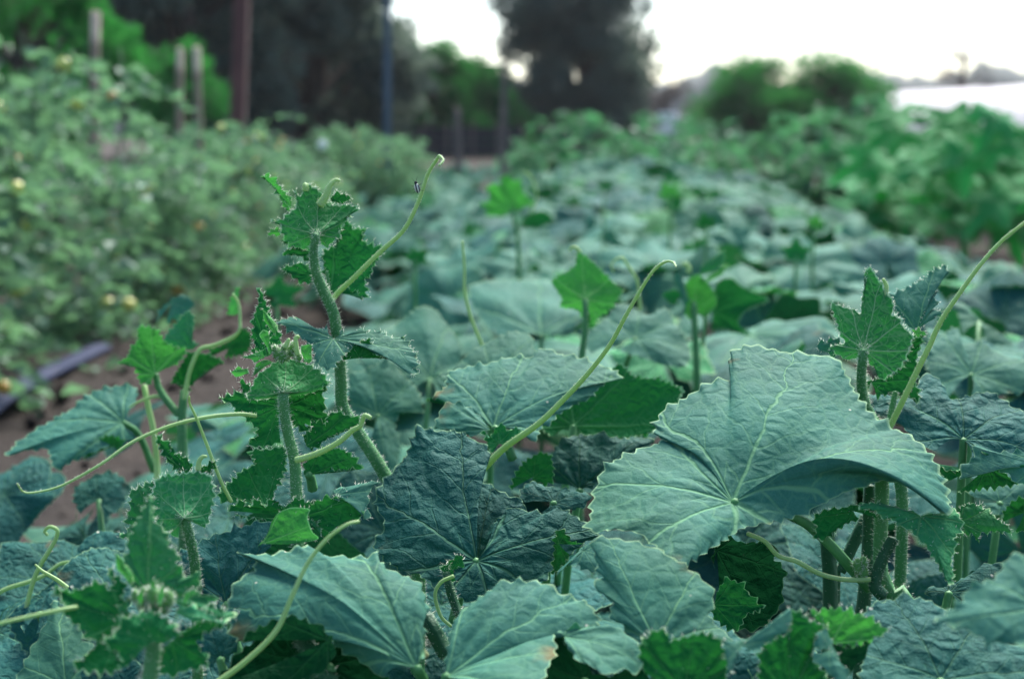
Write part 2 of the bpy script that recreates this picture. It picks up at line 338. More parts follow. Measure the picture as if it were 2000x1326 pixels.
# ------------------------------------------------------------------ foliage helpers
def leaf_cloud(P, D, S, rng, w=.55, fold=.18):
    """small folded leaves at P, pointing along D, length S"""
    n = len(P); D = D / (np.linalg.norm(D, axis=1)[:, None] + 1e-9)
    a = rng.normal(0, 1, (n, 3)); a[:, 2] += 1.2
    X = np.cross(D, a); X /= np.linalg.norm(X, axis=1)[:, None] + 1e-9; N = np.cross(X, D)
    S = np.reshape(S, (-1, 1))
    V = np.stack([P, P + D * S * .45 + X * S * w * .5 + N * S * fold, P + D * S, P + D * S * .45 - X * S * w * .5 + N * S * fold], 1).reshape(-1, 3)
    b = np.arange(n)[:, None] * 4
    return V, np.concatenate([b + np.array([[0, 1, 2]]), b + np.array([[0, 2, 3]])])
def tree(name, x, y, d, h, w, mat, label, leaf=.22, n=5000, seed=0, base=.15, col=False, group=None, shape=None, clumps=26):
    """px x of trunk, distance d, height h and crown width w in metres"""
    rng = np.random.default_rng(seed); p = at(x, 265, d); o = thing(name, (p[0], p[1], 0), label, 'tree', group)
    G = Geo(); V, q, t, _ = tube([(0, 0, -.1), (.05 * w, 0, h * .35), (-.03 * w, .04, h * .7), (0, 0, h * .93)], [w * .05 + .06, w * .035 + .04, w * .02 + .02, .02], sides=8); G.add(V, q, t)
    ctr = []
    for k in range(clumps):
        f = base + (1 - base) * ((k + rng.random()) / clumps); z = h * f
        prof = (1 - f) ** .6 if col else math.sqrt(max(.05, 1 - ((f - base) / (1 - base) * 1.7 - .75) ** 2 / 1.1)) if shape is None else np.interp(f, *shape)
        a = rng.uniform(0, 6.283); rr = w * .5 * prof * math.sqrt(rng.uniform(.15, 1)); c = np.array([math.cos(a) * rr, math.sin(a) * rr, z]); ctr.append(c)
        V, q, t, _ = tube([(0, 0, max(.1, z - rr * .6 - .1)), c * [.5, .5, 1] - [0, 0, rr * .15], c], [w * .018 + .01, .012], sides=5, n=6); G.add(V, q, t)
    link('trunk', G.mesh('trunk', M['bark']), o)
    ctr = np.array(ctr); pick = rng.integers(0, len(ctr), n); rad = w * rng.uniform(.11, .2, len(ctr))
    off = rng.normal(0, 1, (n, 3)); off /= np.linalg.norm(off, axis=1)[:, None]; off *= (rng.random((n, 1)) ** .45) * rad[pick][:, None] * [1, 1, .8]
    P = ctr[pick] + off; P[:, 2] = np.maximum(P[:, 2], .05)
    V, t = leaf_cloud(P, off + rng.normal(0, .5 * w * .1, (n, 3)) - [0, 0, .1 * w * .2], leaf * rng.uniform(.6, 1.3, n), rng)
    link('crown', mesh('crown', V, t, mat, smooth=False), o); return o
TD = 'trees along the far edge of the field'
tree('dark_tree', 1130, 0, 60, 8.5, 5.0, M['tree_d'], 'tall dark feathery tree standing alone against the white sky', .26, 32000, 11, .0, False, TD, ([0, .12, .35, .65, .85, 1], [.85, .95, 1., 1., .75, .3]), 100)
tree('dark_tree', 600, 0, 46, 8.5, 6.4, M['tree_d'], 'wide dark tree behind the blue post and the tomato row', .34, 16000, 12, .1, False, TD, clumps=40)
tree('dark_tree', 350, 0, 42, 8.5, 5.5, M['tree_d'], 'dark tree between the red-brown post and the leftmost stake', .34, 15000, 13, .1, False, TD, clumps=36)
tree('dark_tree', 120, 0, 44, 8.8, 6.0, M['tree_d'], 'dark tree at the upper left corner behind the bright green one', .34, 15000, 14, .1, False, TD, clumps=36)
tree('dark_tree', 480, 0, 55, 10, 7.0, M['tree_d'], 'dark tree farthest back behind the red-brown post', .4, 14000, 21, .05, False, TD, clumps=40)
tree('dark_tree', 735, 0, 58, 4.4, 3.4, M['tree_d'], 'low dark tree just right of the blue metal post', .3, 6000, 22, .05, False, TD, clumps=30)
tree('green_tree', 55, 0, 17, 2.3, 1.9, M['tree_g'], 'bright green bushy tree at the upper left edge', .11, 6000, 15, .15, False, TD)
tree('green_tree', 350, 0, 24, 1.85, 1.3, M['tree_g'], 'small bright green tree behind the pair of short stakes', .1, 4000, 16, .25, False, TD)
RS = ([0, .35, .7, 1], [.95, 1., .8, .25])
tree('green_tree', 850, 0, 54, 3.3, 3.2, M['tree_g'], 'rounded green tree just right of the blue metal post', .2, 8000, 17, .02, False, TD, RS, 34)
tree('green_tree', 945, 0, 56, 2.9, 3.0, M['tree_g'], 'rounded green tree just left of the tall lone dark tree', .2, 8000, 24, .02, False, TD, RS, 34)
tree('green_tree', 1478, 0, 55, 2.85, 4.0, M['tree_g'], 'left half of the broad round green clump under the sky', .18, 10000, 18, .0, False, TD, RS, 40)
tree('green_tree', 1612, 0, 55, 2.9, 4.3, M['tree_g'], 'right half of the broad round green clump under the sky', .18, 11000, 19, .0, False, TD, RS, 44)
tree('dry_tree', 1880, 0, 72, 4.4, 3.6, M['tree_y'], 'thin sparse brownish tree above the white greenhouse', .14, 900, 20, .3, False, TD, clumps=14)
tree('dry_tree', 1300, 0, 80, 3.0, 3.5, M['tree_y'], 'low brownish tree right of the tall dark tree', .2, 2500, 23, .1, False, TD, clumps=18)

# ------------------------------------------------------------------ greenhouse, fence, posts
def greenhouse():
    a, b = np.array([14.9, 72., 0]), np.array([21., 50., 0]); ax = (b - a) / np.linalg.norm(b - a); sd = np.array([-ax[1], ax[0], 0]); Rr, H = 4.2, 2.45
    o = thing('greenhouse', a, 'long white plastic greenhouse at the right edge under the sky', 'greenhouse')
    ph = np.linspace(0, math.pi, 25); arc = np.cos(ph)[:, None] * Rr * sd + np.sin(ph)[:, None] * H * np.array([0, 0, 1.])
    n = 12; L = np.linalg.norm(b - a); V = np.vstack([arc * (1 + .006 * (k % 2)) + ax * L * k / n for k in range(n + 1)])
    i = np.arange(n)[:, None] * 25; j = np.arange(24)[None]; q = np.stack([i + j, i + j + 1, i + 26 + j, i + 25 + j], -1).reshape(-1, 4)
    link('cover', mesh('cover', V, q, M['film']), o)
    V = np.vstack([arc, [[0, 0, 0]]]); link('end_wall', mesh('end_wall', V, np.stack([np.full(24, 25), np.arange(24), np.arange(1, 25)], 1), M['film'], smooth=False), o)
    for k in range(0, n + 1, 2):
        V, q, t, _ = tube(arc[::3] * 1.012 + ax * L * k / n, .012, sides=6); G = Geo(); G.add(V, q, t); link('hoop', G.mesh('hoop', M['greywood']), o)
greenhouse()
def post(name, x0, y0, x1, y1, d, w, mat, label, cat='post', group=None, square=True):
    """foot hidden below (x1,y1); the post runs down to the ground"""
    T, B = at(x0, y0, d), at(x1, y1, d); v = (T - B) / (T - B)[2]; F = B - v * B[2] - v * .05; h = T - F
    o = thing(name, F, label, cat, group); G = Geo(); n = 9
    if square:
        s = w / 2; c = w * .12
        ring = np.array([(-s + c, -s), (s - c, -s), (s, -s + c), (s, s - c), (s - c, s), (-s + c, s), (-s, s - c), (-s, -s + c)])
        rng = np.random.default_rng(int(x0)); V = np.vstack([np.column_stack([ring * rng.uniform(.96, 1.04), np.zeros(8)]) + h * k / (n - 1) for k in range(n)])
        i = np.arange(n - 1)[:, None] * 8; j = np.arange(8)[None]; q = np.stack([i + j, i + (j + 1) % 8, i + 8 + (j + 1) % 8, i + 8 + j], -1).reshape(-1, 4)
        V = np.vstack([V, h + [0, 0, w * .15]]); t = np.stack([np.arange(8) + 8 * (n - 1), (np.arange(8) + 1) % 8 + 8 * (n - 1), np.full(8, 8 * n)], 1); G.add(V, q, t)
    else:
        V, q, t, _ = tube([np.zeros(3), h * .5, h], w / 2, sides=12); G.add(V, q, t)
    link('shaft', G.mesh('shaft', mat, smooth=not square), o); return o
STK = 'stakes standing in the tomato row'
post('wooden_post', 474, -60, 464, 255, 9, .076, M['redwood'], 'thick red-brown wooden post rising out of the top of the frame')
post('metal_post', 757, -40, 756, 270, 13, .055, M['steel'], 'slim blue-grey metal post left of the bright gap of sky', square=False)
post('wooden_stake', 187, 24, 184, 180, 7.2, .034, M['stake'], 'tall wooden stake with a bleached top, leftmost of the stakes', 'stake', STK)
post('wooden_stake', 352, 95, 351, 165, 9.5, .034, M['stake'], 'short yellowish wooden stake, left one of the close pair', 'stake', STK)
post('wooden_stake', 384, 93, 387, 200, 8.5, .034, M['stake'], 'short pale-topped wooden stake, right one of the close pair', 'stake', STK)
post('wooden_stake', 893, 212, 895, 290, 22, .09, M['greywood'], 'low grey wooden stake by the dark fence', 'stake', STK)
post('wooden_stake', 985, 125, 983, 290, 20, .08, M['greywood'], 'brownish stake in front of the tall dark tree', 'stake', STK)
def fence():
    a, b = at(620, 250, 50), at(1020, 250, 52); a[2] = b[2] = 0; o = thing('fence', a, 'low dark fence along the far edge left of centre', 'fence')
    for k in range(9):
        p = (b - a) * k / 8; V, q, t, _ = tube([p, p + [0, 0, 1.0]], .05, sides=6); G = Geo(); G.add(V, q, t); link('fence_post', G.mesh('fence_post', M['greywood']), o)
        if k < 8:
            for z in (.08, .30, .52, .74):
                e = (b - a) * (k + 1) / 8; th = np.array([0, .03, 0]); H = np.array([0, 0, .2]); zz = np.array([0, 0, z])
                V = np.array([p - th, e - th, e - th + H, p - th + H, p + th, e + th, e + th + H, p + th + H]) + zz
                G = Geo(); G.add(V, [[0, 1, 2, 3], [5, 4, 7, 6], [3, 2, 6, 7], [1, 0, 4, 5], [0, 3, 7, 4], [2, 1, 5, 6]]); link('board', G.mesh('board', M['darkmesh'], False), o)
fence()
def bucket():
    p = at(1304, 246, 40); o = thing('bucket', (p[0], p[1], 0), 'small white bucket at the far end of the field', 'bucket')
    ph = np.linspace(0, 6.2832, 24, endpoint=False); prof = [(.19, 0), (.21, .3), (.235, .62), (.25, p[2] + .28), (.25, p[2] + .31), (.22, p[2] + .31), (.2, .3)]
    V = np.vstack([np.column_stack([r * np.cos(ph), r * np.sin(ph), np.full(24, z)]) for r, z in prof]); i = np.arange(len(prof) - 1)[:, None] * 24; j = np.arange(24)[None]
    link('body', mesh('body', V, np.stack([i + j, i + (j + 1) % 24, i + 24 + (j + 1) % 24, i + 24 + j], -1).reshape(-1, 4), M['white']), o)
    V, q, t, _ = tube([(-.25, 0, p[2] + .25), (-.1, -.2, p[2] + .1), (.1, -.2, p[2] + .1), (.25, 0, p[2] + .25)], .008, sides=5); G = Geo(); G.add(V, q, t); link('handle', G.mesh('handle', M['greywood']), o)
bucket()
def hose():
    P = [atz(x, y, .025) for x, y in ((-260, 990), (-120, 890), (0, 782), (90, 732), (150, 703), (196, 681))]
    V, q, t, (c, T, N, B, rad, L) = tube(P, .036, n=60, sides=12); V[:, 2] = .028 + (V[:, 2] - .025) * .42
    G = Geo(); G.add(V, q, t); o = link('irrigation_hose', G.mesh('hose', M['hose'])); o['label'] = 'flat dark blue irrigation hose lying on the soil path'; o['category'] = 'hose'
hose()

# ------------------------------------------------------------------ tomato row
def bush_meshes(seed, h, w, nl, leaflet, mat, stem_mat, comp=9):
    rng = np.random.default_rng(seed); S = Geo(); Ps, Ds, Ss = [], [], []
    for s in range(7):
        a = rng.uniform(0, 6.283); tip = np.array([math.cos(a) * w * .35 * rng.random(), math.sin(a) * w * .35 * rng.random(), h * rng.uniform(.6, 1.22)])
        V, q, t, (c, T, N, B, rad, L) = tube([(0, 0, -.02), tip * [.6, .6, .4] + rng.normal(0, .03, 3), tip * [1, 1, .75] + rng.normal(0, .03, 3), tip], [.008, .003], sides=5, n=14); S.add(V, q, t)
        for k in range(nl // 7):
            f = rng.uniform(.12, 1); p = c[int(f * 13)]; a = rng.uniform(0, 6.283); ln = rng.uniform(.5, 1.1) * w * .42 * (1.15 - .55 * f)
            d = np.array([math.cos(a), math.sin(a), rng.uniform(-.1, .7)])
            u = np.linspace(.25, 1, comp)[:, None]; pts = p + d * ln * u - np.array([0, 0, 1]) * ln * .55 * u ** 2
            side = np.array([-d[1], d[0], 0]) * np.where(np.arange(comp) % 2, 1, -1)[:, None]
            Ps.append(pts); Ds.append(side * .9 + d * .7 + rng.normal(0, .35, (comp, 3)) - [0, 0, .35]); Ss.append(leaflet * rng.uniform(.6, 1.25, comp))
    P, D, Sz = np.concatenate(Ps), np.concatenate(Ds), np.concatenate(Ss); P[:, 2] = np.maximum(P[:, 2], .02)
    V, t = leaf_cloud(P, D, Sz, rng, .6)
    return mesh('foliage', V, t, mat, smooth=False), S.mesh('stem', stem_mat), P
TV = [bush_meshes(40 + k, .95, .95, 150, .072, M['tomato_leaf'], M['tomato_stem']) for k in range(4)]
fr_me = [None] * 2
for k, nm in enumerate(('fruit_o', 'fruit_y')):
    V, q = sphere(np.zeros(3), .022, 10, 7, .92); G = Geo(); G.add(V, q); fr_me[k] = G.mesh('tomato', M[nm])
def pick_place(rng, P, cam_dir):
    s = P @ cam_dir + rng.normal(0, .05, len(P)); return P[np.argsort(-s)[rng.integers(0, len(P) // 4)]]
def tomato_plant(x, y, sc, k, label, fruits, seed, name='tomato_plant', group='tomato plants in the left row'):
    rng = np.random.default_rng(seed); f, s, P = TV[k % 4]
    o = thing(name, (x, y, 0), label, 'plant', group, rng.uniform(0, 6.28)); o.scale = (sc, sc, sc)
    link('foliage', f, o); link('stem', s, o)
    rz = o.rotation_euler.z; cd = np.array([.35, -1, .15]); c_, s_ = math.cos(-rz), math.sin(-rz); cd = np.array([c_ * cd[0] - s_ * cd[1], s_ * cd[0] + c_ * cd[1], cd[2]])
    for q in range(fruits):
        p = pick_place(rng, P, cd); fo = link('tomato', fr_me[int(rng.random() > .35)], o, p); z = rng.uniform(.7, 1.3); fo.scale = (z, z, z)
    return o
rng = np.random.default_rng(5)
tl = ['nearest tomato plant at the left edge, tallest of the row', 'second tomato plant from the left edge', 'third tomato plant from the left edge', 'fourth tomato plant from the left edge',
      'fifth tomato plant from the left edge, near the red-brown post', 'sixth tomato plant, behind the tall downy shoot', 'seventh tomato plant of the left row, before the blue post',
      'eighth tomato plant of the left row', 'ninth tomato plant of the left row', 'tenth tomato plant of the left row', 'eleventh tomato plant of the left row', 'last tomato plant at the far end of the left row']
hs = [1.14, 1.0, .95, .86, .80, .74, .74, .80, .80, .76, .72, .68]
for k in range(12):
    y = 4.35 + k * .74 + max(0, k - 6) * .16 * (k - 6); tp = tomato_plant(-1.80 + ROW * y + rng.normal(0, .05), y, hs[k], k, tl[k], 16 if k < 6 else 7, 60 + k)
    if k == 5:
        p = at(630, 283, y - .45); G = Geo(); V, q = sphere(np.zeros(3), .02, 12, 8, .8); G.add(V, q)
        for a in range(6):
            V, q = sphere(np.array([math.cos(a * 1.047) * .018, 0, math.sin(a * 1.047) * .018]), .013, 8, 6); G.add(V, q)
        b = link('blossom', G.mesh('blossom', M['white']), tp); b.matrix_parent_inverse = Matrix(); bpy.context.view_layer.update(); b.location = tp.matrix_world.inverted() @ Vector(p)
tomato_plant(-.96, 12.4, .72, 2, 'tomato plant at the foot of the blue-grey metal post', 4, 88)
tomato_plant(-.80, 14.2, .66, 1, 'small tomato plant right of the foot of the blue-grey metal post', 4, 89)
# second, softer row behind it
for k, (x, y, s, lb) in enumerate([(-3.1, 8.4, 1.0, 'pale green bush behind the tomato row below the leftmost stake'), (-2.7, 9.6, .95, 'pale green bush behind the tomato row under the pair of stakes'), (-3.6, 10.5, 1.05, 'pale green bush behind the tomato row at the far left'), (-2.3, 11.5, .85, 'pale green bush behind the tomato row beside the red-brown post')]):
    tomato_plant(x, y, s, k + 1, lb, 2, 90 + k, group='bushes behind the tomato row')

# ------------------------------------------------------------------ leaf builder
def leaf_surface(O, E, rng, teeth=.0028, ts=.0075, bulge=.05, quilt=.02, wave=.02, nt=18, flip_to=None, under=False, mid=None, tooth_n=5, curl=0., midoff=None, fine=False, vstep=47):
    """O: where the petiole joins; E: ordered rim landmarks (k,3) from one side of the basal notch to the other. Returns verts, quads, uv, edge, rim samples, normal"""
    O = np.asarray(O, float); E = np.asarray(E, float)
    _, L = crom(E, 40); na = int(np.clip(L / ts * tooth_n, 40, 460))
    C, L = crom(E, na); rel = C - O
    cr = np.cross(rel[:-1], rel[1:]); N = cr.sum(0); N /= np.linalg.norm(N) + 1e-12
    flip = False
    if flip_to is not None:
        if (np.dot(N, flip_to) < 0) != under: N = -N; flip = True
    size = np.median(np.linalg.norm(rel, axis=1)); 
    # vein angle follows the true angle swept around the joint
    u1 = rel / (np.linalg.norm(rel, axis=1)[:, None] + 1e-9); dang = np.arccos(np.clip((u1[:-1] * u1[1:]).sum(1), -1, 1))
    cum = np.concatenate([[0], np.cumsum(dang)]); phi = cum / max(cum[-1], 1e-6); nv = max(2, round(np.degrees(cum[-1]) / vstep)); vein = phi * nv
    Rm = np.linalg.norm(rel, axis=1); Rc = Rm / Rm.max()
    # saw teeth
    s = np.linspace(0, L, na); ed = [0.]
    while ed[-1] < L: ed.append(ed[-1] + ts * (rng.uniform(.75, 1.3) if fine else rng.uniform(.55, 1.5)))
    ed = np.array(ed); ki = np.clip(np.searchsorted(ed, s, 'right') - 1, 0, len(ed) - 2); f = (s - ed[ki]) / (ed[ki + 1] - ed[ki])
    amp = rng.uniform(.35, 1.25, len(ed))[ki] * teeth; pr = np.where(f < .62, f / .62, (1 - f) / .38); pr = pr ** 1.2
    tan = np.gradient(C, axis=0); tan /= np.linalg.norm(tan, axis=1)[:, None] + 1e-9
    outd = rel - tan * (rel * tan).sum(1)[:, None]; outd /= np.linalg.norm(outd, axis=1)[:, None] + 1e-9
    tn = rng.normal(0, .5, len(ed))[ki]
    tooth = (outd + N * tn[:, None] * .8) * (amp * pr)[:, None] - outd * teeth * .35
    t = np.concatenate([[.015], np.linspace(.06, .86, nt - 6), [.90, .935, .965, .985, 1.0]]); t = np.clip(t, 0, 1)
    T = t[:, None, None]
    kw_ = max(3, int(na * .05)); ker = np.exp(-.5 * (np.arange(-2 * kw_, 2 * kw_ + 1) / kw_) ** 2); ker /= ker.sum()
    padr = np.vstack([np.repeat(rel[:1], 2 * kw_, 0), rel, np.repeat(rel[-1:], 2 * kw_, 0)])
    relS = np.stack([np.convolve(padr[:, c_], ker, 'valid') for c_ in range(3)], 1); wt = np.clip((T - .3) / .7, 0, 1); wt = wt * wt * (3 - 2 * wt)
    P = O + T * (relS[None] + (rel - relS)[None] * wt)
    if midoff is not None:
        mo, _ = crom(np.column_stack([E, midoff]), na); mo = mo[:, 3:]; P = P + (4 * T * (1 - T)) * mo[None]
    if mid is not None:      # quadratic sweep through a given middle curve
        Mc, _ = crom(mid, na); B1 = 2 * Mc - .5 * (O + C); P = (1 - T) ** 2 * O + 2 * T * (1 - T) * B1[None] + T ** 2 * C[None]
    h = bulge * np.sin(math.pi * t)[:, None] * Rm[None]
    sec = np.abs(vein % 1 - .5)                     # .0 on a vein
    h = h + .4 * quilt * size * np.sin(math.pi * np.minimum(1, sec * 2.2))[None] * (np.sin(math.pi * t ** .8))[:, None]
    for k in range(4):
        h = h + wave * size * .55 * (t ** 2.2)[:, None] * rng.normal(0, .6) * np.sin(2 * math.pi * (phi * rng.uniform(2, 9)) + rng.uniform(0, 6.28))[None]
    sx, sy = t[:, None] * Rc[None] * np.cos(phi * 5.6)[None], t[:, None] * Rc[None] * np.sin(phi * 5.6)[None]
    for k in range(7):                                # puckering between the veins
        a = rng.uniform(0, 6.28); fq = rng.uniform(5, 17); h = h + quilt * size * .28 * np.sin(fq * (sx * math.cos(a) + sy * math.sin(a)) + rng.uniform(0, 6.28)) * np.minimum(1, 4 * t * (1.02 - t))[:, None]
    if curl: h = h - curl * size * np.clip((t - .72) / .28, 0, 1)[:, None] ** 2
    P = P + h[..., None] * N
    w = np.clip((t - .84) / .16, 0, 1) ** 1.5
    P = P + w[:, None, None] * tooth[None]
    n = len(t); i = np.arange(n - 1)[:, None] * na; j = np.arange(na - 1)[None]
    q = np.stack([i + j, i + na + j, i + na + j + 1, i + j + 1], -1).reshape(-1, 4)
    if flip: q = q[:, ::-1]
    uv = np.stack([np.broadcast_to(vein + .5 * 0, (n, na)), t[:, None] * Rc[None]], -1).reshape(-1, 2)
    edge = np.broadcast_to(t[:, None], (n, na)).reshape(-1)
    # winding so that the face normal is the upper side N
    V = P.reshape(-1, 3); a, b, c = V[q[:, 0]], V[q[:, 1]], V[q[:, 2]]
    if np.cross(b - a, c - a).sum(0).dot(N) < 0: q = q[:, ::-1]
    return V, q, uv, edge, P[-1], outd, N

# generic leaves used for the bed beyond the foreground
CUC = [(-172, .50), (-160, .66), (-140, .74), (-118, .84), (-95, .78), (-75, .83), (-55, .98), (-32, .86), (-14, .96), (0, 1.1), (14, .96), (32, .86), (55, .98), (75, .83), (95, .78), (118, .84), (140, .74), (160, .66), (172, .50)]
ZUC = [(-170, .45), (-150, .75), (-125, .95), (-105, .6), (-85, .55), (-62, 1.0), (-45, .72), (-28, .5), (-12, .9), (0, 1.2), (12, .9), (28, .5), (45, .72), (62, 1.0), (85, .55), (105, .6), (125, .95), (150, .75), (170, .45)]
def generic(seed, outline, mat, cup, droop, n_t=11, teeth=.03, ts=.085, wave=.06, quilt=.03):
    rng = np.random.default_rng(seed); E = []
    for a, r in outline:
        r *= rng.uniform(.93, 1.07); x, y = math.sin(R(a)) * r, math.cos(R(a)) * r
        E.append((x, y, cup * r * r * (.6 + .4 * math.cos(R(2 * a) + seed)) - droop * max(0, y) ** 2 + rng.normal(0, .035)))
    V, q, uv, ed, _, _, _ = leaf_surface(np.zeros(3), E, rng, teeth, ts, .07, quilt, wave, n_t, np.array([0, 0, 1.]), tooth_n=3)
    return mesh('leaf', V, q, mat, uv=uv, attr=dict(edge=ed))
GL = [generic(100 + k, CUC, M['old_bed'] if k % 4 else M['dark_bed'], [.12, -.22, .05, -.3, .2, -.1, .25, -.18][k], [.1, .35, .2, .05, .3, .5, .0, .25][k]) for k in range(8)]
GY = [generic(120 + k, CUC, M['young_bed'], .15, .2, 10, .06, .11, .1) for k in range(2)]
GZ = [generic(130 + k, ZUC, M['squash'], [-.1, .15, -.25, .05][k], [.3, .1, .4, .2][k], 10, .05, .13, .09) for k in range(4)]
def frame(loc, normal, tipdir, s):
    n = Vector(normal).normalized(); t = Vector(tipdir); t = (t - n * t.dot(n)).normalized(); x = t.cross(n)
    m = Matrix((x, t, n)).transposed().to_4x4(); return Matrix.Translation(Vector(loc)) @ m @ Matrix.Diagonal((s, s, s, 1))
def put(o, parent, mw):
    o.parent = parent; o.matrix_local = mw
def petiole(parent, p, q, r=.003, mat='stem'):
    """from the plant's crown p to the leaf joint q, in plant space"""
    p, q = np.asarray(p, float), np.asarray(q, float); m = p * [.5, .5, .25] + q * [.5, .5, .75]
    V, qd, t, _ = tube([p, m, q], [r * 1.25, r], sides=6, n=10); G = Geo(); G.add(V, qd, t); return G.mesh('petiole', M[mat])

# ------------------------------------------------------------------ the cucumber bed beyond the foreground
def field_plant(x, y, nleaf, spread, hmin, hmax, smin, smax, seed, label, lib, name='cucumber_plant', cat='plant', group='cucumber plants of the bed', upright=0., pet=True, young=.12, mat='stem'):
    rng = np.random.default_rng(seed); o = thing(name, (x, y, 0), label, cat, group)
    for k in range(nleaf):
        a = rng.uniform(0, 6.283); rr = spread * math.sqrt(rng.random()); p = np.array([math.cos(a) * rr, math.sin(a) * rr, rng.uniform(hmin, hmax) * (1 - .35 * (rr / spread) ** 2 * 0)])
        nrm = np.array([rng.normal(0, .38), -.28 + rng.normal(0, .36) - upright, 1.0]) if rng.random() > .1 else np.array([rng.normal(0, .6), rng.normal(.3, .8), .5])
        td = np.array([math.cos(a) + rng.normal(0, .5), math.sin(a) + rng.normal(0, .5) - .4, -.1]); s = rng.uniform(smin, smax)
        L = lib[rng.integers(len(lib))] if rng.random() > young else GY[rng.integers(2)]
        lf = link('leaf', L, None); put(lf, o, frame(p, nrm, td, s))
        if pet:
            me = petiole(None, (0, 0, .01), p, .0035 if mat == 'stem' else .008, mat); pt = link('petiole', me, None); pt.parent = lf; pt.matrix_parent_inverse = lf.matrix_local.inverted()
    return o
RANKS = [(1.85, 2.75, 'first rank behind the front shoots'), (2.75, 4.0, 'second rank behind the front shoots'), (4.0, 6.2, 'third rank, well behind the front shoots'), (6.2, 9.5, 'fourth rank, far back'), (9.5, 15., 'fifth rank, small with distance'), (15., 26., 'last rank before the crop bushes')]
SIDES = [(-.92, -.30, 'left edge'), (-.30, .32, 'middle'), (.32, .80, 'right edge')]
def bed():
    cnt = 0
    for ri, (y0, y1, rl) in enumerate(RANKS):
        for x0, x1, sl in (SIDES if ri < 3 else [((-1.6, -2.0, -3.2)[ri - 3], -.92, 'path side')] + SIDES):
            rng = np.random.default_rng(300 + cnt); cnt += 1; ym = (y0 + y1) / 2; cx = .36 + ROW * ym
            o = thing('cucumber_plant', (cx + (x0 + x1) / 2, ym, 0), f'cucumber plant at the {sl} of the bed, {rl}', 'plant', 'cucumber plants of the bed')
            area = (x1 - x0) * (y1 - y0); n = int(min(110, area * (66 if ri < 2 else 50 if ri < 4 else 26)))
            for k in range(n):
                x = rng.uniform(x0, x1) + rng.normal(0, .07); y = y0 + (y1 - y0) * (k + rng.random()) / n; f = min(1.0, abs(x) / .95)
                top = .46 - .20 * f ** 2 + (.03 if y > 9 else 0) - (.03 if x < -.95 else 0); z = top - abs(rng.normal(0, .05)) if rng.random() > .3 else rng.uniform(.15, top)
                p = np.array([x - (x0 + x1) / 2 + ROW * (y - ym), y - ym, z]); a = rng.uniform(0, 6.283)
                nrm = np.array([rng.normal(0, .3) + .25 * x, -.25 + rng.normal(0, .32), 1.0]) if rng.random() > .12 else np.array([rng.normal(0, .6), rng.normal(.4, .8), .45])
                td = np.array([math.cos(a), math.sin(a) - .4, -.1]); sz = rng.uniform(.075, .14) * (1 if ri < 3 else 1.15) * (1 if nrm[2] > .9 else .5)
                lib = GY if rng.random() < .20 else GL; sz *= .65 if lib is GY else 1; lf = link('leaf', lib[rng.integers(len(lib))], None); put(lf, o, frame(p, nrm, td, sz))
                if ri < 3:
                    b = p * [.82, .82, 0] + [rng.normal(0, .03), rng.normal(0, .03), .02]; pt = link('petiole', petiole(None, b, p, .0026), None); pt.parent = lf; pt.matrix_parent_inverse = lf.matrix_local.inverted()
bed()
# taller crop beyond the bed, and the big-leaved squash on the right
BV = [bush_meshes(240 + k, .85, .9, 110, .10, M['bush'], M['tomato_stem'], 7) for k in range(3)]
bushes = [(1020, 21, .72, 'low crop bush beyond the bed, in front of the brownish stake'), (1105, 17, .95, 'crop bush beyond the bed at the left foot of the tall dark tree'), (1185, 14.5, 1.05, 'tallest crop bush beyond the bed, at the foot of the tall dark tree'),
          (1262, 17, 1.0, 'crop bush beyond the bed, left of the white bucket'), (1345, 15, .90, 'crop bush beyond the bed, right of the white bucket'), (1425, 13, .88, 'crop bush below the left end of the round green clump'), (1510, 16, .98, 'crop bush below the middle of the round green clump'),
          (1590, 12, .90, 'crop bush below the right part of the round green clump'), (1665, 14.5, 1.02, 'crop bush below the right end of the round green clump'), (1735, 12, 1.05, 'crop bush beside the squash below the greenhouse')]
for k, (x, d, s, lb) in enumerate(bushes):
    p = at(x, 265, d); o = thing('crop_bush', (p[0], p[1], 0), lb, 'bush', 'crop bushes beyond the bed', k * 1.3)
    o.scale = (s * 1.25, s * 1.1, s); f, st, _ = BV[k % 3]; link('foliage', f, o); link('stem', st, o)
zu = [(1790, 8.9), (1915, 8.4), (2040, 8.2), (1850, 10.2), (1975, 9.9), (1770, 11.6), (1890, 12.0), (2000, 11.6), (1720, 13.)]
zl = ['dark green squash plant at the left front of the right-hand row', 'tall dark green squash plant near the right edge above the bare soil', 'dark green squash plant cut by the right edge, nearest', 'dark green squash plant in the second rank at right',
      'dark green squash plant in the second rank cut by the right edge', 'squash plant farther back beside the crop bushes', 'squash plant in the third rank below the greenhouse', 'squash plant in the third rank cut by the right edge', 'farthest squash plant of the right-hand row']
for k, (x, d) in enumerate(zu):
    p = at(x, 265, d); field_plant(p[0], p[1], 24, .42, .2, [.60, .86, .90, .68, .84, .66, .72, .8, .62][k], .13, .21, 700 + k, zl[k], GZ, 'squash_plant', 'plant', 'squash plants in the right row', upright=.35, young=0, mat='stem')

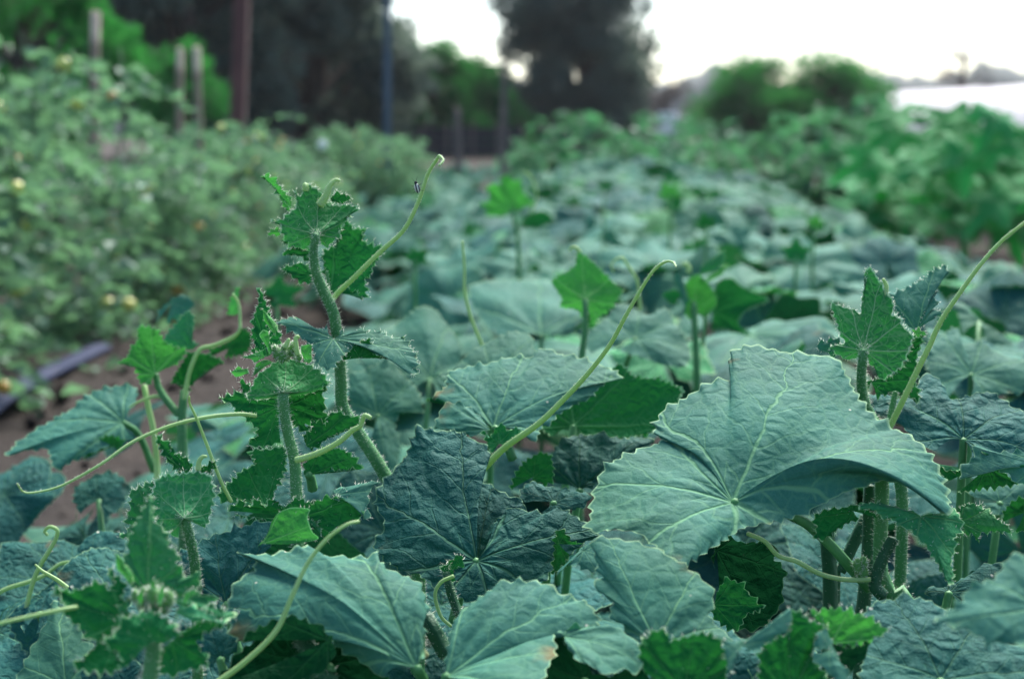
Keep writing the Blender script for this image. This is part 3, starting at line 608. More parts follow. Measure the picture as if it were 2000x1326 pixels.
# ------------------------------------------------------------------ foreground shoots and leaves
def rel_to(o): return np.array(o.location)
class Plant:
    def __init__(s, label, foot, name='cucumber_plant', group='foreground cucumber plants'):
        s.o = thing(name, foot, label, 'plant', group); s.f = np.asarray(foot, float)
HR = np.random.default_rng(77)
def pts3(t, P, d0, O, slope, rimdd=0.):
    ox, oy = px(t, *O); out = []
    for p in P:
        x, y = px(t, p[0], p[1]); d = d0 + slope[0] * (x - ox) / FPX * d0 + slope[1] * (oy - y) / FPX * d0 + (p[2] if len(p) > 2 else 0) * .01 + rimdd * .01
        out.append(at(x, y, d))
    return np.array(out)
def L(pl, t, O, d0, slope, rim, mat='old', under=False, pet=None, rimdd=0., seed=None, hairs=0, name='leaf', **kw):
    rng = np.random.default_rng(seed if seed is not None else int(ord(t) * 7919 + O[0] * 31 + O[1] * 17) % 99991)
    o3 = at(*px(t, *O), d0); E = pts3(t, rim, d0, O, slope, rimdd)
    o3r, Er = o3 - pl.f, E - pl.f
    if 'midpx' in kw:
        mp = kw.pop('midpx'); mo = np.zeros((len(rim), 3))
        for i_, (dx, dy, dc) in mp.items(): mo[i_] = d0 / FPX * (dx * RT - dy * UP) + dc * .01 * FW
        kw['midoff'] = mo
    par = dict(teeth=.0034, ts=.0080, bulge=.05, quilt=.02, wave=.02)
    if mat in ('young', 'tip', 'fuzzy'): par.update(teeth=.0034, ts=.0048, quilt=.03, wave=.05, fine=True)
    if mat == 'fuzzy': par['vstep'] = 33
    par.update(kw)
    V, q, uv, ed, rimP, outd, N = leaf_surface(o3r, Er, rng, flip_to=CAMP - o3, under=under, **par)
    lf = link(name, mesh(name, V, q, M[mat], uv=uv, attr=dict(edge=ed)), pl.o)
    if pet is not None:
        if pet == 0: tgt = np.array([o3r[0] * .5, o3r[1] * .5 + .01, .0])
        else: tgt = at(*px(t, pet[0], pet[1]), pet[2] if len(pet) > 2 else d0 + .02) - pl.f
        link('petiole', petiole(None, tgt, o3r, .0027), lf)
    if hairs:
        n = int(hairs * len(rimP) / 5); k = HR.integers(0, len(rimP), n); P = rimP[k] + HR.normal(0, .0002, (n, 3))
        D = outd[k] + HR.normal(0, .5, (n, 3)); G = Geo(); Vh, Th = hair_geo(P, D, HR.uniform(.0010, .0030, n), .00013); G.add(Vh, None, Th)
        # down on the blade's underside near the veins
        n = max(8, n // 4); kk = HR.integers(0, len(V), n); G.add(*(lambda a: (a[0], None, a[1]))(hair_geo(V[kk], HR.normal(0, .6, (n, 3)) - N * .8 * (1 if under else -1) * 1.0, HR.uniform(.0008, .0018, n), .00014)))
        link('hair', G.mesh('hair', M['hair']), lf, kind='stuff')
    return lf
ROOTED = []
def Ln_(W): return float(np.linalg.norm(np.diff(W, axis=0), axis=1).sum())
def d0_(dd): return float(np.mean(dd))
def S(pl, t, P, d, r, mat='stem', name='stem', hairs=0, hl=(.0016, .0042), ridge=.09, sides=15):
    """stem or tendril through picture points; d one depth or a list"""
    dd = np.interp(np.linspace(0, 1, len(P)), np.linspace(0, 1, len(d)), d) if not np.isscalar(d) else np.full(len(P), d)
    r = r if name == 'tendril' else [v * (.8 if pl.o['label'].find('largest') < 0 else .62) for v in r]
    W = np.array([at(*px(p[2] if len(p) > 2 else t, p[0], p[1]), z) for p, z in zip(P, dd)]) - pl.f
    if name == 'stem' and W[-1, 2] < W[0, 2] and (pl not in ROOTED or W[-1, 2] < .42) and W[-1, 2] > .02 and Ln_(W) > .03:
        ROOTED.append(pl); e = W[-1]; W = np.vstack([W, [e * [.75, .75, .5]], [e * [.55, .55, 0]]])
    if name == 'tendril' and len(P) > 5:
        W = W + np.random.default_rng(len(P) * 100 + int(P[0][0])).normal(0, .0009 * d0_(dd), W.shape) * np.linspace(0, 1, len(P))[:, None]
    V, q, tr, (c, T, N, B, rad, Ln) = tube(W, r, n=max(24, len(P) * 10), sides=sides, ridge=ridge); G = Geo(); G.add(V, q, tr)
    st = link(name, G.mesh(name, M[mat]), pl.o)
    if hairs:
        n = int(hairs * Ln * (150 if pl.o['label'].find('largest') < 0 else 90)); k = HR.integers(0, len(c), n); ph = HR.uniform(0, 6.283, n)
        nd = np.cos(ph)[:, None] * N[k] + np.sin(ph)[:, None] * B[k]; Ph = c[k] + nd * rad[k][:, None] * .97 + T[k] * HR.uniform(-.5, .5, n)[:, None] * Ln / len(c)
        G = Geo(); Vh, Th = hair_geo(Ph, nd + HR.normal(0, .22, (n, 3)) - T[k] * .12, hl[0] * .6 + (hl[1] - hl[0]) * HR.random(n) ** 1.8 * 1.15, .0001); G.add(Vh, None, Th); link('hair', G.mesh('hair', M['hair']), st, kind='stuff')
    return st
def tend(pl, t, P, d, r=(.0021, .0013, .0008), hairs=0): return S(pl, t, P, d, [v * .57 for v in r], 'tendril', 'tendril', hairs, (.0008, .0016), 0., 10)
def buds(pl, t, spots, d, r=.004):
    for k, (x, y) in enumerate(spots):
        c = at(*px(t, x, y), d + HR.normal(0, .003)) - pl.f; G = Geo(); rr = r * HR.uniform(.7, 1.2); V, q = sphere(np.zeros(3), rr, 12, 8, 1.5)
        V = V * (1 + .12 * np.cos(5 * np.arctan2(V[:, 1], V[:, 0])))[:, None]; G.add(V + c, q); b = link('bud', G.mesh('bud', M['bud']), pl.o)
        n = 90; D = HR.normal(0, 1, (n, 3)); D /= np.linalg.norm(D, axis=1)[:, None]; G = Geo(); Vh, Th = hair_geo(c + D * rr * [1, 1, 1.4], D + HR.normal(0, .2, (n, 3)), HR.uniform(.0010, .0028, n), .00016); G.add(Vh, None, Th); link('hair', G.mesh('hair', M['hair']), b, kind='stuff')
def foot(x, y, d): p = at(x, y, d); return (p[0], p[1] + .03, 0)

# --- tall shoot
A = Plant('tall downy cucumber shoot standing highest, its tendril reaching up right with a beetle', foot(760, 960, 1.14))
S(A, 'f', [(722, 520), (703, 640), (722, 780), (772, 900), (828, 1020), (852, 1160), (868, 300, 'g'), (880, 480, 'g'), (890, 640, 'g'), (985, 800, 'g'), (1090, 960, 'g'), (1185, 1120, 'g'), (1300, 1330, 'g'), (1380, 1700, 'g')], [1.10, 1.12, 1.14, 1.14], [.0028, .0042, .0046, .005, .0055, .0062], hairs=75)
L(A, 'f', (722, 520), 1.10, (0, .3), [(700, 640), (640, 620), (560, 600), (520, 550), (490, 500), (490, 460), (430, 440), (500, 425), (545, 380), (590, 340), (585, 250), (620, 270), (645, 200), (700, 212), (750, 245), (775, 305), (850, 335), (930, 328), (1003, 360), (940, 382), (925, 430), (880, 470), (870, 540), (820, 580), (800, 612), (755, 590)], 'fuzzy', True, rimdd=1.4, hairs=5, bulge=.1)
L(A, 'f', (812, 900), 1.15, (.1, .2), [(775, 800), (770, 640), (850, 590), (870, 500), (930, 435), (970, 480), (1030, 485), (1020, 540), (1060, 580), (1140, 610), (1130, 680), (1100, 720), (1080, 790), (1040, 820), (1050, 880), (1030, 945), (995, 900), (940, 885), (870, 880)], 'young', True, hairs=4, teeth=.0042, ts=.0052, wave=.05)
L(A, 'f', (700, 650), 1.14, (0, .2), [(680, 700), (600, 662), (520, 655), (510, 630), (560, 612), (520, 582), (490, 565), (560, 555), (640, 590)], 'young', True, hairs=4, teeth=.003)
L(A, 'f', (694, 790), 1.15, (0, .2), [(695, 840), (620, 832), (560, 792), (500, 745), (560, 722), (620, 705), (690, 740)], 'young', True, hairs=4, teeth=.003)
L(A, 'f', (560, 350), 1.13, (0, .2), [(545, 385), (510, 345), (470, 262), (432, 195), (376, 152), (400, 135), (452, 170), (512, 240), (565, 300)], 'tip', True, hairs=5)
L(A, 'f', (500, 512), 1.13, (0, .2), [(490, 535), (450, 530), (410, 512), (450, 487), (500, 488)], 'tip', False, hairs=3)
L(A, 'f', (835, 315), 1.13, (0, .2), [(815, 318), (818, 285), (840, 256), (880, 254), (930, 270), (925, 312), (870, 325)], 'young', True, hairs=6, wave=.1)
S(A, 'f', [(745, 335), (782, 280), (815, 205), (850, 172), (877, 180)], 1.115, [.003, .0022, .0013, .0008], 'tendril', 'tendril', 60, (.001, .002), 0, 10)
S(A, 'f', [(650, 240), (655, 210), (665, 200)], 1.118, [.002, .0024, .0012], 'tendril', 'tendril', 60, (.001, .002), 0, 10)
tend(A, 'f', [(815, 960), (870, 895), (960, 810), (1130, 640), (1280, 490), (1380, 310), (1450, 130), (1500, 35), (1530, 8), (1542, 40), (1532, 76)], [1.13, 1.10, 1.08], (.0034, .0028, .0022, .0018, .0012), 25)
S(A, 'f', [(800, 900), (795, 800), (790, 760)], 1.145, [.0018, .001], 'stem', 'stem', 50, (.001, .002), 0, 8)
L(A, 'g', (835, 205), 1.10, (0, 1.1), [(800, 135), (760, 128), (660, 140), (600, 112), (590, 66), (530, 70), (470, 92), (510, 118), (600, 185), (690, 260), (720, 360), (800, 402), (850, 370), (880, 335), (925, 285), (1000, 262), (1075, 250), (1120, 312), (1225, 325), (1300, 385), (1355, 442), (1382, 350), (1340, 272), (1290, 202), (1250, 218), (1200, 182), (1110, 157), (1060, 178), (1020, 142), (940, 182), (880, 152)], 'old', False, hairs=5, teeth=.003, ts=.005, wave=.03, quilt=.03)
L(A, 'g', (1000, 330), 1.09, (0, .3), [(880, 345), (925, 285), (990, 235), (1060, 205), (1085, 245), (1120, 305), (1225, 325), (1120, 328)], 'young', True, hairs=4)
# --- front shoot
B = Plant('downy cucumber shoot with a bud cluster, left of centre in front of the tallest shoot', foot(580, 1000, 1.0))
S(B, 'g', [(505, 545), (515, 700), (545, 850), (572, 950), (585, 1050), (592, 1250), (600, 1500), (620, 1900)], [.99, 1.0, 1.0], [.0034, .0038, .0044, .005], hairs=80)
L(B, 'g', (505, 550), .985, (0, .3), [(490, 585), (400, 590), (270, 592), (300, 520), (320, 470), (362, 420), (420, 380), (480, 342), (560, 330), (640, 355), (700, 385), (752, 412), (800, 490), (720, 545), (620, 565), (540, 580)], 'fuzzy', True, rimdd=1.8, hairs=6, bulge=.12)
L(B, 'g', (480, 640), 1.02, (0, .2), [(470, 560), (400, 590), (330, 592), (230, 545), (200, 562), (85, 590), (180, 640), (186, 672), (250, 690), (262, 740), (332, 770), (330, 832), (282, 880), (300, 912), (420, 905), (490, 880)], 'young', True, hairs=5, teeth=.004, ts=.005)
L(B, 'g', (535, 640), 1.02, (0, .2), [(540, 570), (620, 550), (700, 520), (800, 480), (772, 560), (785, 620), (772, 660), (792, 740), (740, 730), (662, 750), (655, 812), (590, 770), (550, 740)], 'young', True, hairs=5, teeth=.004, ts=.005)
L(B, 'g', (385, 1285), 1.04, (0, .5), [(300, 1290), (180, 1270), (85, 1232), (130, 1152), (182, 1112), (242, 1050), (320, 1022), (300, 930), (420, 905), (520, 900), (530, 1000), (502, 1090), (455, 1200), (440, 1280)], 'young', True, hairs=3)
L(B, 'g', (655, 900), 1.05, (0, .3), [(640, 860), (668, 762), (700, 692), (780, 676), (900, 682), (1022, 742), (930, 792), (832, 832), (742, 892), (690, 925)], 'young', True, hairs=4)
L(B, 'g', (672, 1085), 1.09, (0, .3), [(635, 1090), (650, 1002), (720, 942), (850, 906), (940, 942), (1012, 1042), (900, 1056), (780, 1062)], 'young', True, hairs=2, pet=(700, 1180, 1.1))
L(B, 'c', (1160, 700), .98, (0, .3), [(880, 668), (940, 630), (975, 650), (1000, 632), (1030, 652), (1060, 624), (1100, 655), (1150, 622), (1210, 640), (1290, 618), (1394, 640), (1420, 690), (1310, 742), (1262, 772), (1215, 705), (1100, 722), (1000, 702), (910, 690)], 'young', True, hairs=4, teeth=.0035)
L(B, 'd', (10, 612), .985, (0, .8), [(-10, 590), (60, 574), (130, 560), (182, 558), (150, 592), (140, 642), (132, 706), (100, 652), (60, 624), (0, 630)], 'old', False, hairs=4)
L(B, 'c', (1020, 800), .93, (.1, .3), [(1000, 810), (1040, 760), (1070, 690), (1130, 662), (1205, 662), (1195, 700), (1215, 750), (1240, 780), (1130, 800)], 'tip', True, hairs=2, ts=.02, teeth=.001)
L(B, 'g', (405, 320), 1.0, (0, .2), [(340, 325), (296, 285), (330, 240), (300, 186), (315, 130), (312, 60), (333, 0), (345, -60), (357, -126), (386, -60), (410, 10), (436, 60), (440, 110), (480, 150), (492, 220), (460, 290)], 'young', True, hairs=5, teeth=.003)
L(B, 'g', (462, 185), .985, (0, .2), [(450, 190), (430, 150), (390, 82), (365, 10), (392, 20), (432, 80), (470, 150)], 'tip', False, hairs=2, ts=.02)
L(B, 'g', (422, 305), .985, (0, .2), [(408, 305), (398, 250), (380, 174), (420, 212), (440, 285)], 'tip', False, hairs=2, ts=.02)
L(B, 'g', (392, 318), .985, (0, .2), [(380, 335), (330, 345), (246, 326), (300, 302), (375, 300)], 'tip', False, hairs=3, ts=.01)
L(B, 'g', (287, 415), 1.0, (0, .2), [(288, 432), (222, 440), (160, 416), (222, 402), (280, 392)], 'tip', False, hairs=3, ts=.01)
L(B, 'g', (436, 352), .975, (0, .2), [(430, 370), (380, 392), (300, 456), (320, 402), (360, 346), (410, 338)], 'tip', False, hairs=3, ts=.015)
L(B, 'g', (650, 358), .985, (0, .2), [(634, 350), (642, 290), (680, 232), (702, 242), (682, 302), (668, 362)], 'tip', False, hairs=3, ts=.015)
L(B, 'g', (262, 560), 1.01, (0, .2), [(300, 590), (250, 540), (232, 492), (290, 490), (330, 520)], 'young', True, hairs=4)
buds(B, 'g', [(470, 300), (510, 270), (550, 285), (590, 300), (530, 310), (570, 255), (450, 275), (500, 320), (610, 325)], .995, .0022)
S(B, 'g', [(600, 310), (592, 250), (590, 200), (610, 190)], .99, [.0016, .001], 'tendril', 'tendril', 40, (.001, .002), 0, 8)
S(B, 'g', [(520, 260), (535, 230), (545, 205)], .99, [.0018, .0009], 'tendril', 'tendril', 40, (.001, .002), 0, 8)
tend(B, 'w', [(500, 812), (465, 808), (400, 815), (330, 832), (260, 862), (200, 902), (140, 942), (100, 956), (65, 960), (40, 955), (37, 946)], [.99, .95, .93], (.0021, .0019, .0015, .001, .0006), 22)
tend(B, 'g', [(590, 990), (680, 965), (780, 920), (880, 870), (960, 810), (1010, 750), (1045, 705), (1062, 712)], [.99, .97], (.0034, .003, .0026, .0024, .002), 45)
tend(B, 'w', [(452, 980), (430, 935), (405, 870), (388, 820), (375, 790), (371, 774)], [.96, .94], (.0019, .0016, .0008), 0)
# --- lower left shoot
C = Plant('nearest cucumber shoot at the lower left with a tall pointed leaf and downy buds', foot(300, 1326, .8))
S(C, 'h', [(1080, 830), (1090, 950), (1085, 1100), (1060, 1330), (1050, 1700)], [.775, .78], [.0034, .0042, .0046], hairs=60)
L(C, 'h', (1050, 720), .80, (0, .35), [(930, 690), (885, 580), (870, 470), (905, 402), (888, 350), (930, 300), (960, 202), (1012, 130), (1054, 5), (1076, 120), (1092, 190), (1150, 242), (1190, 322), (1212, 402), (1272, 440), (1258, 502), (1305, 570), (1285, 620), (1400, 580), (1420, 640), (1405, 700), (1442, 740), (1512, 740), (1490, 802), (1570, 850), (1658, 886), (1600, 922), (1450, 880), (1300, 795), (1180, 760)], 'young', False, hairs=4)
L(C, 'h', (885, 900), .79, (.1, .4), [(875, 780), (860, 610), (790, 572), (758, 560), (802, 650), (760, 690), (700, 640), (600, 660), (500, 700), (374, 676), (430, 762), (470, 880), (540, 940), (592, 990), (588, 1050), (650, 1040), (672, 1100), (600, 1160), (520, 1252), (620, 1265), (750, 1282), (862, 1240), (850, 1100)], 'young', True, hairs=4)
L(C, 'h', (1085, 1060), .75, (0, .4), [(1000, 1100), (880, 1240), (850, 1150), (760, 1102), (748, 1062), (802, 1000), (850, 932), (930, 872), (1060, 850), (1160, 880), (1232, 940), (1258, 1012), (1160, 1080)], 'young', True, hairs=4, bulge=-.1)
L(C, 'h', (1215, 1050), .79, (0, .4), [(1255, 1012), (1400, 922), (1500, 900), (1602, 940), (1450, 1000), (1400, 1052), (1422, 1120), (1482, 1200), (1350, 1262), (1200, 1302), (1110, 1250), (1105, 1120)], 'young', True, hairs=3)
L(C, 'h', (1250, 860), .77, (0, .4), [(1240, 960), (1250, 830), (1330, 810), (1450, 840), (1602, 942), (1500, 905), (1380, 925)], 'young', False, hairs=3)
L(C, 'h', (935, 650), .775, (0, .2), [(925, 672), (880, 602), (832, 530), (800, 410), (862, 470), (892, 540), (955, 640)], 'tip', False, hairs=1, ts=.02)
L(C, 'h', (900, 820), .77, (0, .2), [(940, 870), (850, 930), (800, 1000), (820, 900), (870, 790), (930, 760)], 'young', False, hairs=3)
for o_, r_ in (((1080, 690), [(1062, 690), (1066, 640), (1090, 624), (1098, 690)]), ((985, 800), [(970, 800), (972, 730), (1010, 715), (1005, 790)]), ((1130, 800), [(1112, 800), (1120, 720), (1150, 660), (1160, 700), (1142, 800)]), ((1310, 790), [(1295, 785), (1310, 720), (1360, 700), (1385, 715), (1335, 745)])):
    L(C, 'h', o_, .765, (0, .2), r_, 'tip', False, hairs=1, ts=.02, teeth=.001)
buds(C, 'h', [(960, 740), (1020, 730), (1080, 740), (1140, 730), (1190, 760), (1010, 790), (1080, 800), (1160, 810)], .775, .0026)
tend(C, 'w', [(150, 1185), (122, 1190), (60, 1203), (0, 1217), (-90, 1240)], [.79, .77], (.0019, .0017, .0012), 0)
# --- small fan-leaved shoot on the left
D = Plant('short cucumber shoot with one fan-shaped leaf underside, above the nearest left shoot', foot(365, 1040, .95))
S(D, 'c', [(718, 700), (735, 770), (752, 850), (765, 1000), (770, 1400)], [.93, .96], [.003, .0042], hairs=60)
L(D, 'c', (715, 700), .925, (0, .3), [(690, 780), (640, 745), (590, 700), (580, 640), (598, 562), (622, 535), (700, 528), (762, 520), (812, 530), (832, 600), (818, 680), (803, 735), (760, 720)], 'fuzzy', True, rimdd=1.2, hairs=5, bulge=.1)
L(D, 'c', (590, 720), .96, (.1, .3), [(560, 770), (475, 776), (502, 740), (490, 692), (512, 640), (500, 600), (542, 580), (602, 556), (600, 640)], 'young', False, hairs=5)
L(D, 'i', (630, 1200), .95, (0, .3), [(580, 1190), (470, 1112), (430, 1040), (385, 928), (490, 990), (522, 1042), (582, 1072), (622, 1102), (650, 1150)], 'young', True, hairs=5)
L(D, 'i', (760, 1190), .95, (0, .3), [(700, 1190), (690, 1130), (720, 1150), (780, 1110), (825, 1100), (800, 1150), (790, 1200)], 'young', True, hairs=4)
S(D, 'i', [(690, 1170), (695, 1110), (720, 1075), (750, 1072)], .945, [.0016, .0012, .0007], 'tendril', 'tendril', 0, (.001, .002), 0, 8)
# --- blurred shoot at left
E = Plant('blurred cucumber shoot at the left edge of the bed with a looping tendril', foot(355, 900, 1.42))
S(E, 'i', [(590, 600), (575, 720), (572, 850), (575, 1060), (580, 1500)], 1.4, [.004, .006], hairs=20)
S(E, 'i', [(380, 480), (405, 580), (470, 680), (545, 770)], 1.4, [.003, .004], hairs=10)
S(E, 'i', [(300, 560), (325, 700), (370, 900), (392, 1140), (400, 1500)], 1.42, [.0028, .0034], 'tendril', 'stem')
L(E, 'i', (378, 480), 1.39, (0, .3), [(350, 560), (270, 540), (250, 470), (190, 402), (110, 402), (180, 352), (200, 282), (250, 232), (250, 150), (300, 135), (390, 162), (430, 222), (520, 282), (602, 300), (560, 382), (470, 432)], 'tip', True)
L(E, 'i', (650, 310), 1.44, (0, .3), [(560, 300), (440, 242), (520, 122), (620, 20), (660, 100), (645, 230), (705, 262)], 'young', False)
L(E, 'i', (590, 590), 1.42, (0, .3), [(560, 570), (500, 522), (560, 422), (620, 330), (700, 320), (862, 380), (780, 432), (660, 532), (625, 600)], 'young', True)
L(E, 'i', (900, 300), 1.46, (0, .4), [(800, 350), (770, 312), (850, 272), (960, 212), (1010, 150), (1072, 202), (1060, 292), (1000, 342), (880, 352)], 'young', True)
L(E, 'c', (480, 330), 1.46, (.2, .9), [(530, 260), (525, 190), (430, 190), (340, 222), (280, 272), (200, 322), (110, 372), (20, 456), (90, 442), (180, 436), (210, 506), (290, 472), (400, 432), (520, 390)], 'old', False, pet=(600, 520, 1.48))
L(E, 'c', (440, 420), 1.44, (.1, .3), [(320, 470), (380, 400), (430, 380), (480, 400), (460, 440)], 'young', True)
tend(E, 'i', [(585, 660), (605, 560), (635, 440), (700, 312), (780, 275), (860, 258), (940, 225), (990, 160), (1000, 100), (975, -30), (940, -110)], 1.39, (.0034, .003, .0025, .002))
tend(E, 'i', [(440, 645), (380, 640), (310, 660), (240, 690), (195, 720)], 1.4, (.003, .002, .0012))
L(E, 'i', (500, -30), 1.6, (0, .4), [(380, 120), (420, 20), (540, -80), (640, -60), (640, 20), (560, 60), (460, 110)], 'old', False)
L(E, 'i', (930, 60), 1.5, (0, .2), [(910, 60), (900, 30), (930, -60), (975, -150), (985, -80), (970, 60)], 'tip', False)
# --- right shoot with the long tendril
F = Plant('downy cucumber shoot at the right with star-shaped leaf and long tendril leaving the frame', foot(1720, 860, 1.12))
S(F, 'j', [(455, 740), (438, 880), (440, 1000), (470, 1120), (560, 1280), (640, 1500), (700, 1900)], [1.08, 1.12], [.0034, .0045, .005], hairs=75)
S(F, 'j', [(660, 1010), (640, 1100), (622, 1200), (600, 1300)], 1.12, [.0022, .003], hairs=60)
L(F, 'j', (455, 742), 1.08, (0, .3), [(430, 780), (400, 795), (340, 802), (290, 772), (230, 722), (310, 702), (335, 690), (300, 640), (280, 562), (262, 512), (240, 434), (320, 460), (400, 482), (432, 512), (440, 440), (452, 352), (470, 282), (458, 242), (490, 198), (522, 232), (562, 302), (622, 392), (652, 450), (640, 510), (692, 530), (712, 580), (772, 640), (762, 700), (742, 762), (692, 852), (640, 892), (560, 932), (542, 872), (490, 832)], 'fuzzy', True, rimdd=.8, hairs=6, teeth=.002)
L(F, 'j', (795, 622), 1.13, (0, .6), [(740, 590), (690, 520), (625, 402), (720, 345), (830, 282), (920, 222), (980, 205), (996, 240), (950, 227), (912, 282), (895, 342), (935, 362), (895, 402), (940, 430), (885, 470), (945, 490), (915, 540), (860, 552), (820, 620)], 'old', False, hairs=5, teeth=.004, ts=.005)
L(F, 'j', (305, 720), 1.1, (0, .4), [(300, 770), (200, 762), (142, 710), (220, 682), (300, 650)], 'old', False, hairs=4)
L(F, 'j', (500, 950), 1.14, (0, .2), [(480, 1040), (475, 940), (560, 930), (690, 852), (742, 762), (790, 642), (842, 642), (805, 800), (792, 930), (822, 1060), (750, 1052), (622, 1032), (540, 1042)], 'young', True, hairs=4, teeth=.004)
L(F, 'j', (770, 640), 1.1, (0, .2), [(765, 650), (790, 612), (835, 615), (830, 640), (785, 660)], 'tip', False, hairs=2)
S(F, 'j', [(590, 390), (600, 330), (580, 282)], 1.1, [.002, .001], 'tendril', 'tendril', 40, (.001, .002), 0, 8)
tend(F, 'j', [(615, 1255), (700, 1080), (800, 880), (870, 720), (950, 560), (1050, 410), (1200, 195), (1320, 70), (1420, -20), (1560, -140)], [1.10, 1.06, 1.04], (.0036, .0032, .0026, .0021, .0017), 40)
# --- diamond-leaved shoot, and the ones behind it
Gp = Plant('bright green diamond-shaped young leaf on its own stalk, in the middle of the bed', foot(1140, 690, 1.62))
L(Gp, 'k', (410, 540), 1.6, (0, .3), [(395, 680), (330, 620), (215, 595), (225, 530), (148, 412), (200, 352), (320, 282), (350, 205), (368, 168), (480, 252), (600, 372), (706, 470), (660, 542), (622, 602), (530, 682), (455, 742)], 'tip', True, rimdd=1, hairs=1)
S(Gp, 'k', [(410, 540), (412, 740), (398, 880), (380, 1010), (370, 1400)], 1.6, [.0034, .0045], hairs=20)
tend(Gp, 'k', [(372, 170), (345, 138), (310, 132), (290, 152), (295, 165)], 1.61, (.003, .002, .001))
H = Plant('blurred unfolding cucumber shoot right of the diamond-leaved one', foot(1360, 660, 1.9))
S(H, 'k', [(1260, 560), (1262, 700), (1272, 860), (1280, 1300)], 1.88, [.004, .006], hairs=10)
S(H, 'k', [(1340, 640), (1345, 760), (1325, 900)], 1.89, [.002, .003])
L(H, 'k', (1262, 640), 1.88, (0, .3), [(1235, 700), (1190, 640), (1195, 500), (1200, 400), (1300, 350), (1400, 450), (1440, 560), (1410, 620), (1350, 690)], 'tip', True)
L(H, 'k', (1200, 600), 1.86, (0, .3), [(1185, 660), (1165, 520), (1100, 382), (1112, 340), (1152, 332), (1190, 430), (1215, 560)], 'old', False)
L(H, 'k', (1410, 640), 1.92, (0, .3), [(1390, 560), (1440, 420), (1480, 382), (1562, 372), (1650, 442), (1842, 540), (1700, 612), (1610, 702), (1645, 802), (1500, 772), (1390, 790)], 'young', True)
L(H, 'k', (1320, 352), 1.9, (0, .3), [(1300, 345), (1330, 272), (1400, 212), (1492, 160), (1492, 242), (1400, 322)], 'young', False)
L(H, 'k', (1360, 408), 1.87, (0, .2), [(1345, 405), (1390, 352), (1460, 302), (1522, 262), (1505, 310), (1430, 372)], 'tip', False)
L(H, 'k', (1120, 560), 1.9, (0, .3), [(1170, 590), (1060, 560), (1020, 492), (1110, 465), (1180, 490)], 'young', True)
S(H, 'k', [(1220, 330), (1222, 290), (1200, 262), (1175, 270)], 1.87, [.003, .0015], 'tendril', 'tendril', 0, (.001, .002), 0, 8)
tend(H, 'k', [(845, 620), (835, 520), (812, 400), (745, 262), (690, 218), (640, 235), (618, 280), (636, 322)], 1.75, (.003, .0026, .002, .0014))
I = Plant('small bright green leaf standing up far back in the bed, above the tallest tendrils', foot(1010, 480, 2.9))
L(I, 'w', (1000, 412), 2.9, (0, .2), [(988, 424), (962, 420), (940, 402), (956, 388), (948, 364), (972, 362), (985, 340), (1006, 352), (1020, 350), (1022, 372), (1043, 396), (1024, 404), (1014, 420)], 'tip', True, teeth=.008, ts=.02)
S(I, 'w', [(1000, 410), (1010, 450), (1012, 490), (1014, 560)], 2.9, [.004, .006])
L(I, 'w', (1025, 445), 2.9, (0, .4), [(1018, 440), (1030, 420), (1060, 412), (1080, 428), (1050, 448)], 'young', True)
tend(I, 'w', [(1035, 415), (1048, 385), (1040, 350), (1025, 335)], 2.9, (.004, .003, .002))
for k, (x, y, d, w) in enumerate([(1105, 300, 6.0, 13), (1310, 370, 3.4, 28), (1380, 430, 3.0, 26), (1555, 485, 2.8, 36), (1590, 430, 3.2, 22), (1180, 360, 4.2, 18), (810, 495, 2.6, 30), (540, 560, 2.2, 48)]):
    pl = Plant(['narrow upright green leaf farthest back on the bed', 'square bright green leaf tilted up behind the diamond-leaved shoot', 'dark green leaf on edge, right of the bed centre', 'oval green leaf lying at the right of the bed', 'light green leaf standing at the bed edge by the squash', 'small green leaf on edge in the far bed', 'dark green leaf beside the tall shoot\'s tendril', 'large blurred green leaf behind the tall shoot at left'][k], foot(x, y + 60, d))
    L(pl, 'w', (x, y + w * .5), d, (0, .3), [(x + w * f * math.sin(R(a + k * 17 - 50)), y + w * .35 - w * f * .8 * math.cos(R(a + k * 17 - 50))) for a, f in ((-160, .5), (-120, .7), (-95, .55), (-62, 1.05), (-35, .7), (0, 1.25), (30, .68), (58, 1.0), (92, .55), (125, .7), (160, .5))], 'tip' if k in (1, 4) else 'young', True, pet=0)
J = Plant('pale thin tendril rising upright from a leaf in the middle of the bed', foot(940, 690, 1.55))
tend(J, 'w', [(948, 690), (938, 665), (918, 620), (907, 570), (904, 520), (906, 468)], 1.5, (.003, .0026, .0018))
L(J, 'l', (520, 860), 1.45, (0, 1.2), [(400, 900), (230, 842), (310, 800), (400, 712), (500, 652), (600, 610), (660, 600), (742, 620), (760, 700), (800, 780), (700, 880)], 'old', False, pet=0, teeth=.003)
K = Plant('wide pale leaf fanning out behind the diamond-leaved shoot', foot(1060, 660, 2.1))
L(K, 'l', (800, 622), 2.1, (0, 1.6), [(740, 610), (560, 640), (480, 562), (385, 372), (450, 322), (550, 305), (700, 310), (850, 315), (950, 352), (1032, 480), (1000, 562), (850, 642)], 'old', False, pet=0, teeth=.004, ts=.014)
L(K, 'l', (1330, 640), 1.75, (0, 1.2), [(1080, 720), (1040, 640), (1180, 500), (1260, 440), (1400, 500), (1500, 470), (1560, 560), (1640, 700), (1600, 800), (1400, 760), (1220, 700)], 'old', False, pet=0, teeth=.004)
K2 = Plant('tall pale leaf just right of the tall downy stem', foot(760, 860, 1.55))
L(K2, 'g', (1120, 700), 1.5, (0, .8), [(960, 800), (930, 462), (1050, 402), (1180, 345), (1300, 440), (1390, 562), (1402, 680), (1282, 682), (1232, 772), (1270, 900), (1200, 1090), (1050, 900)], 'old', False, pet=0)
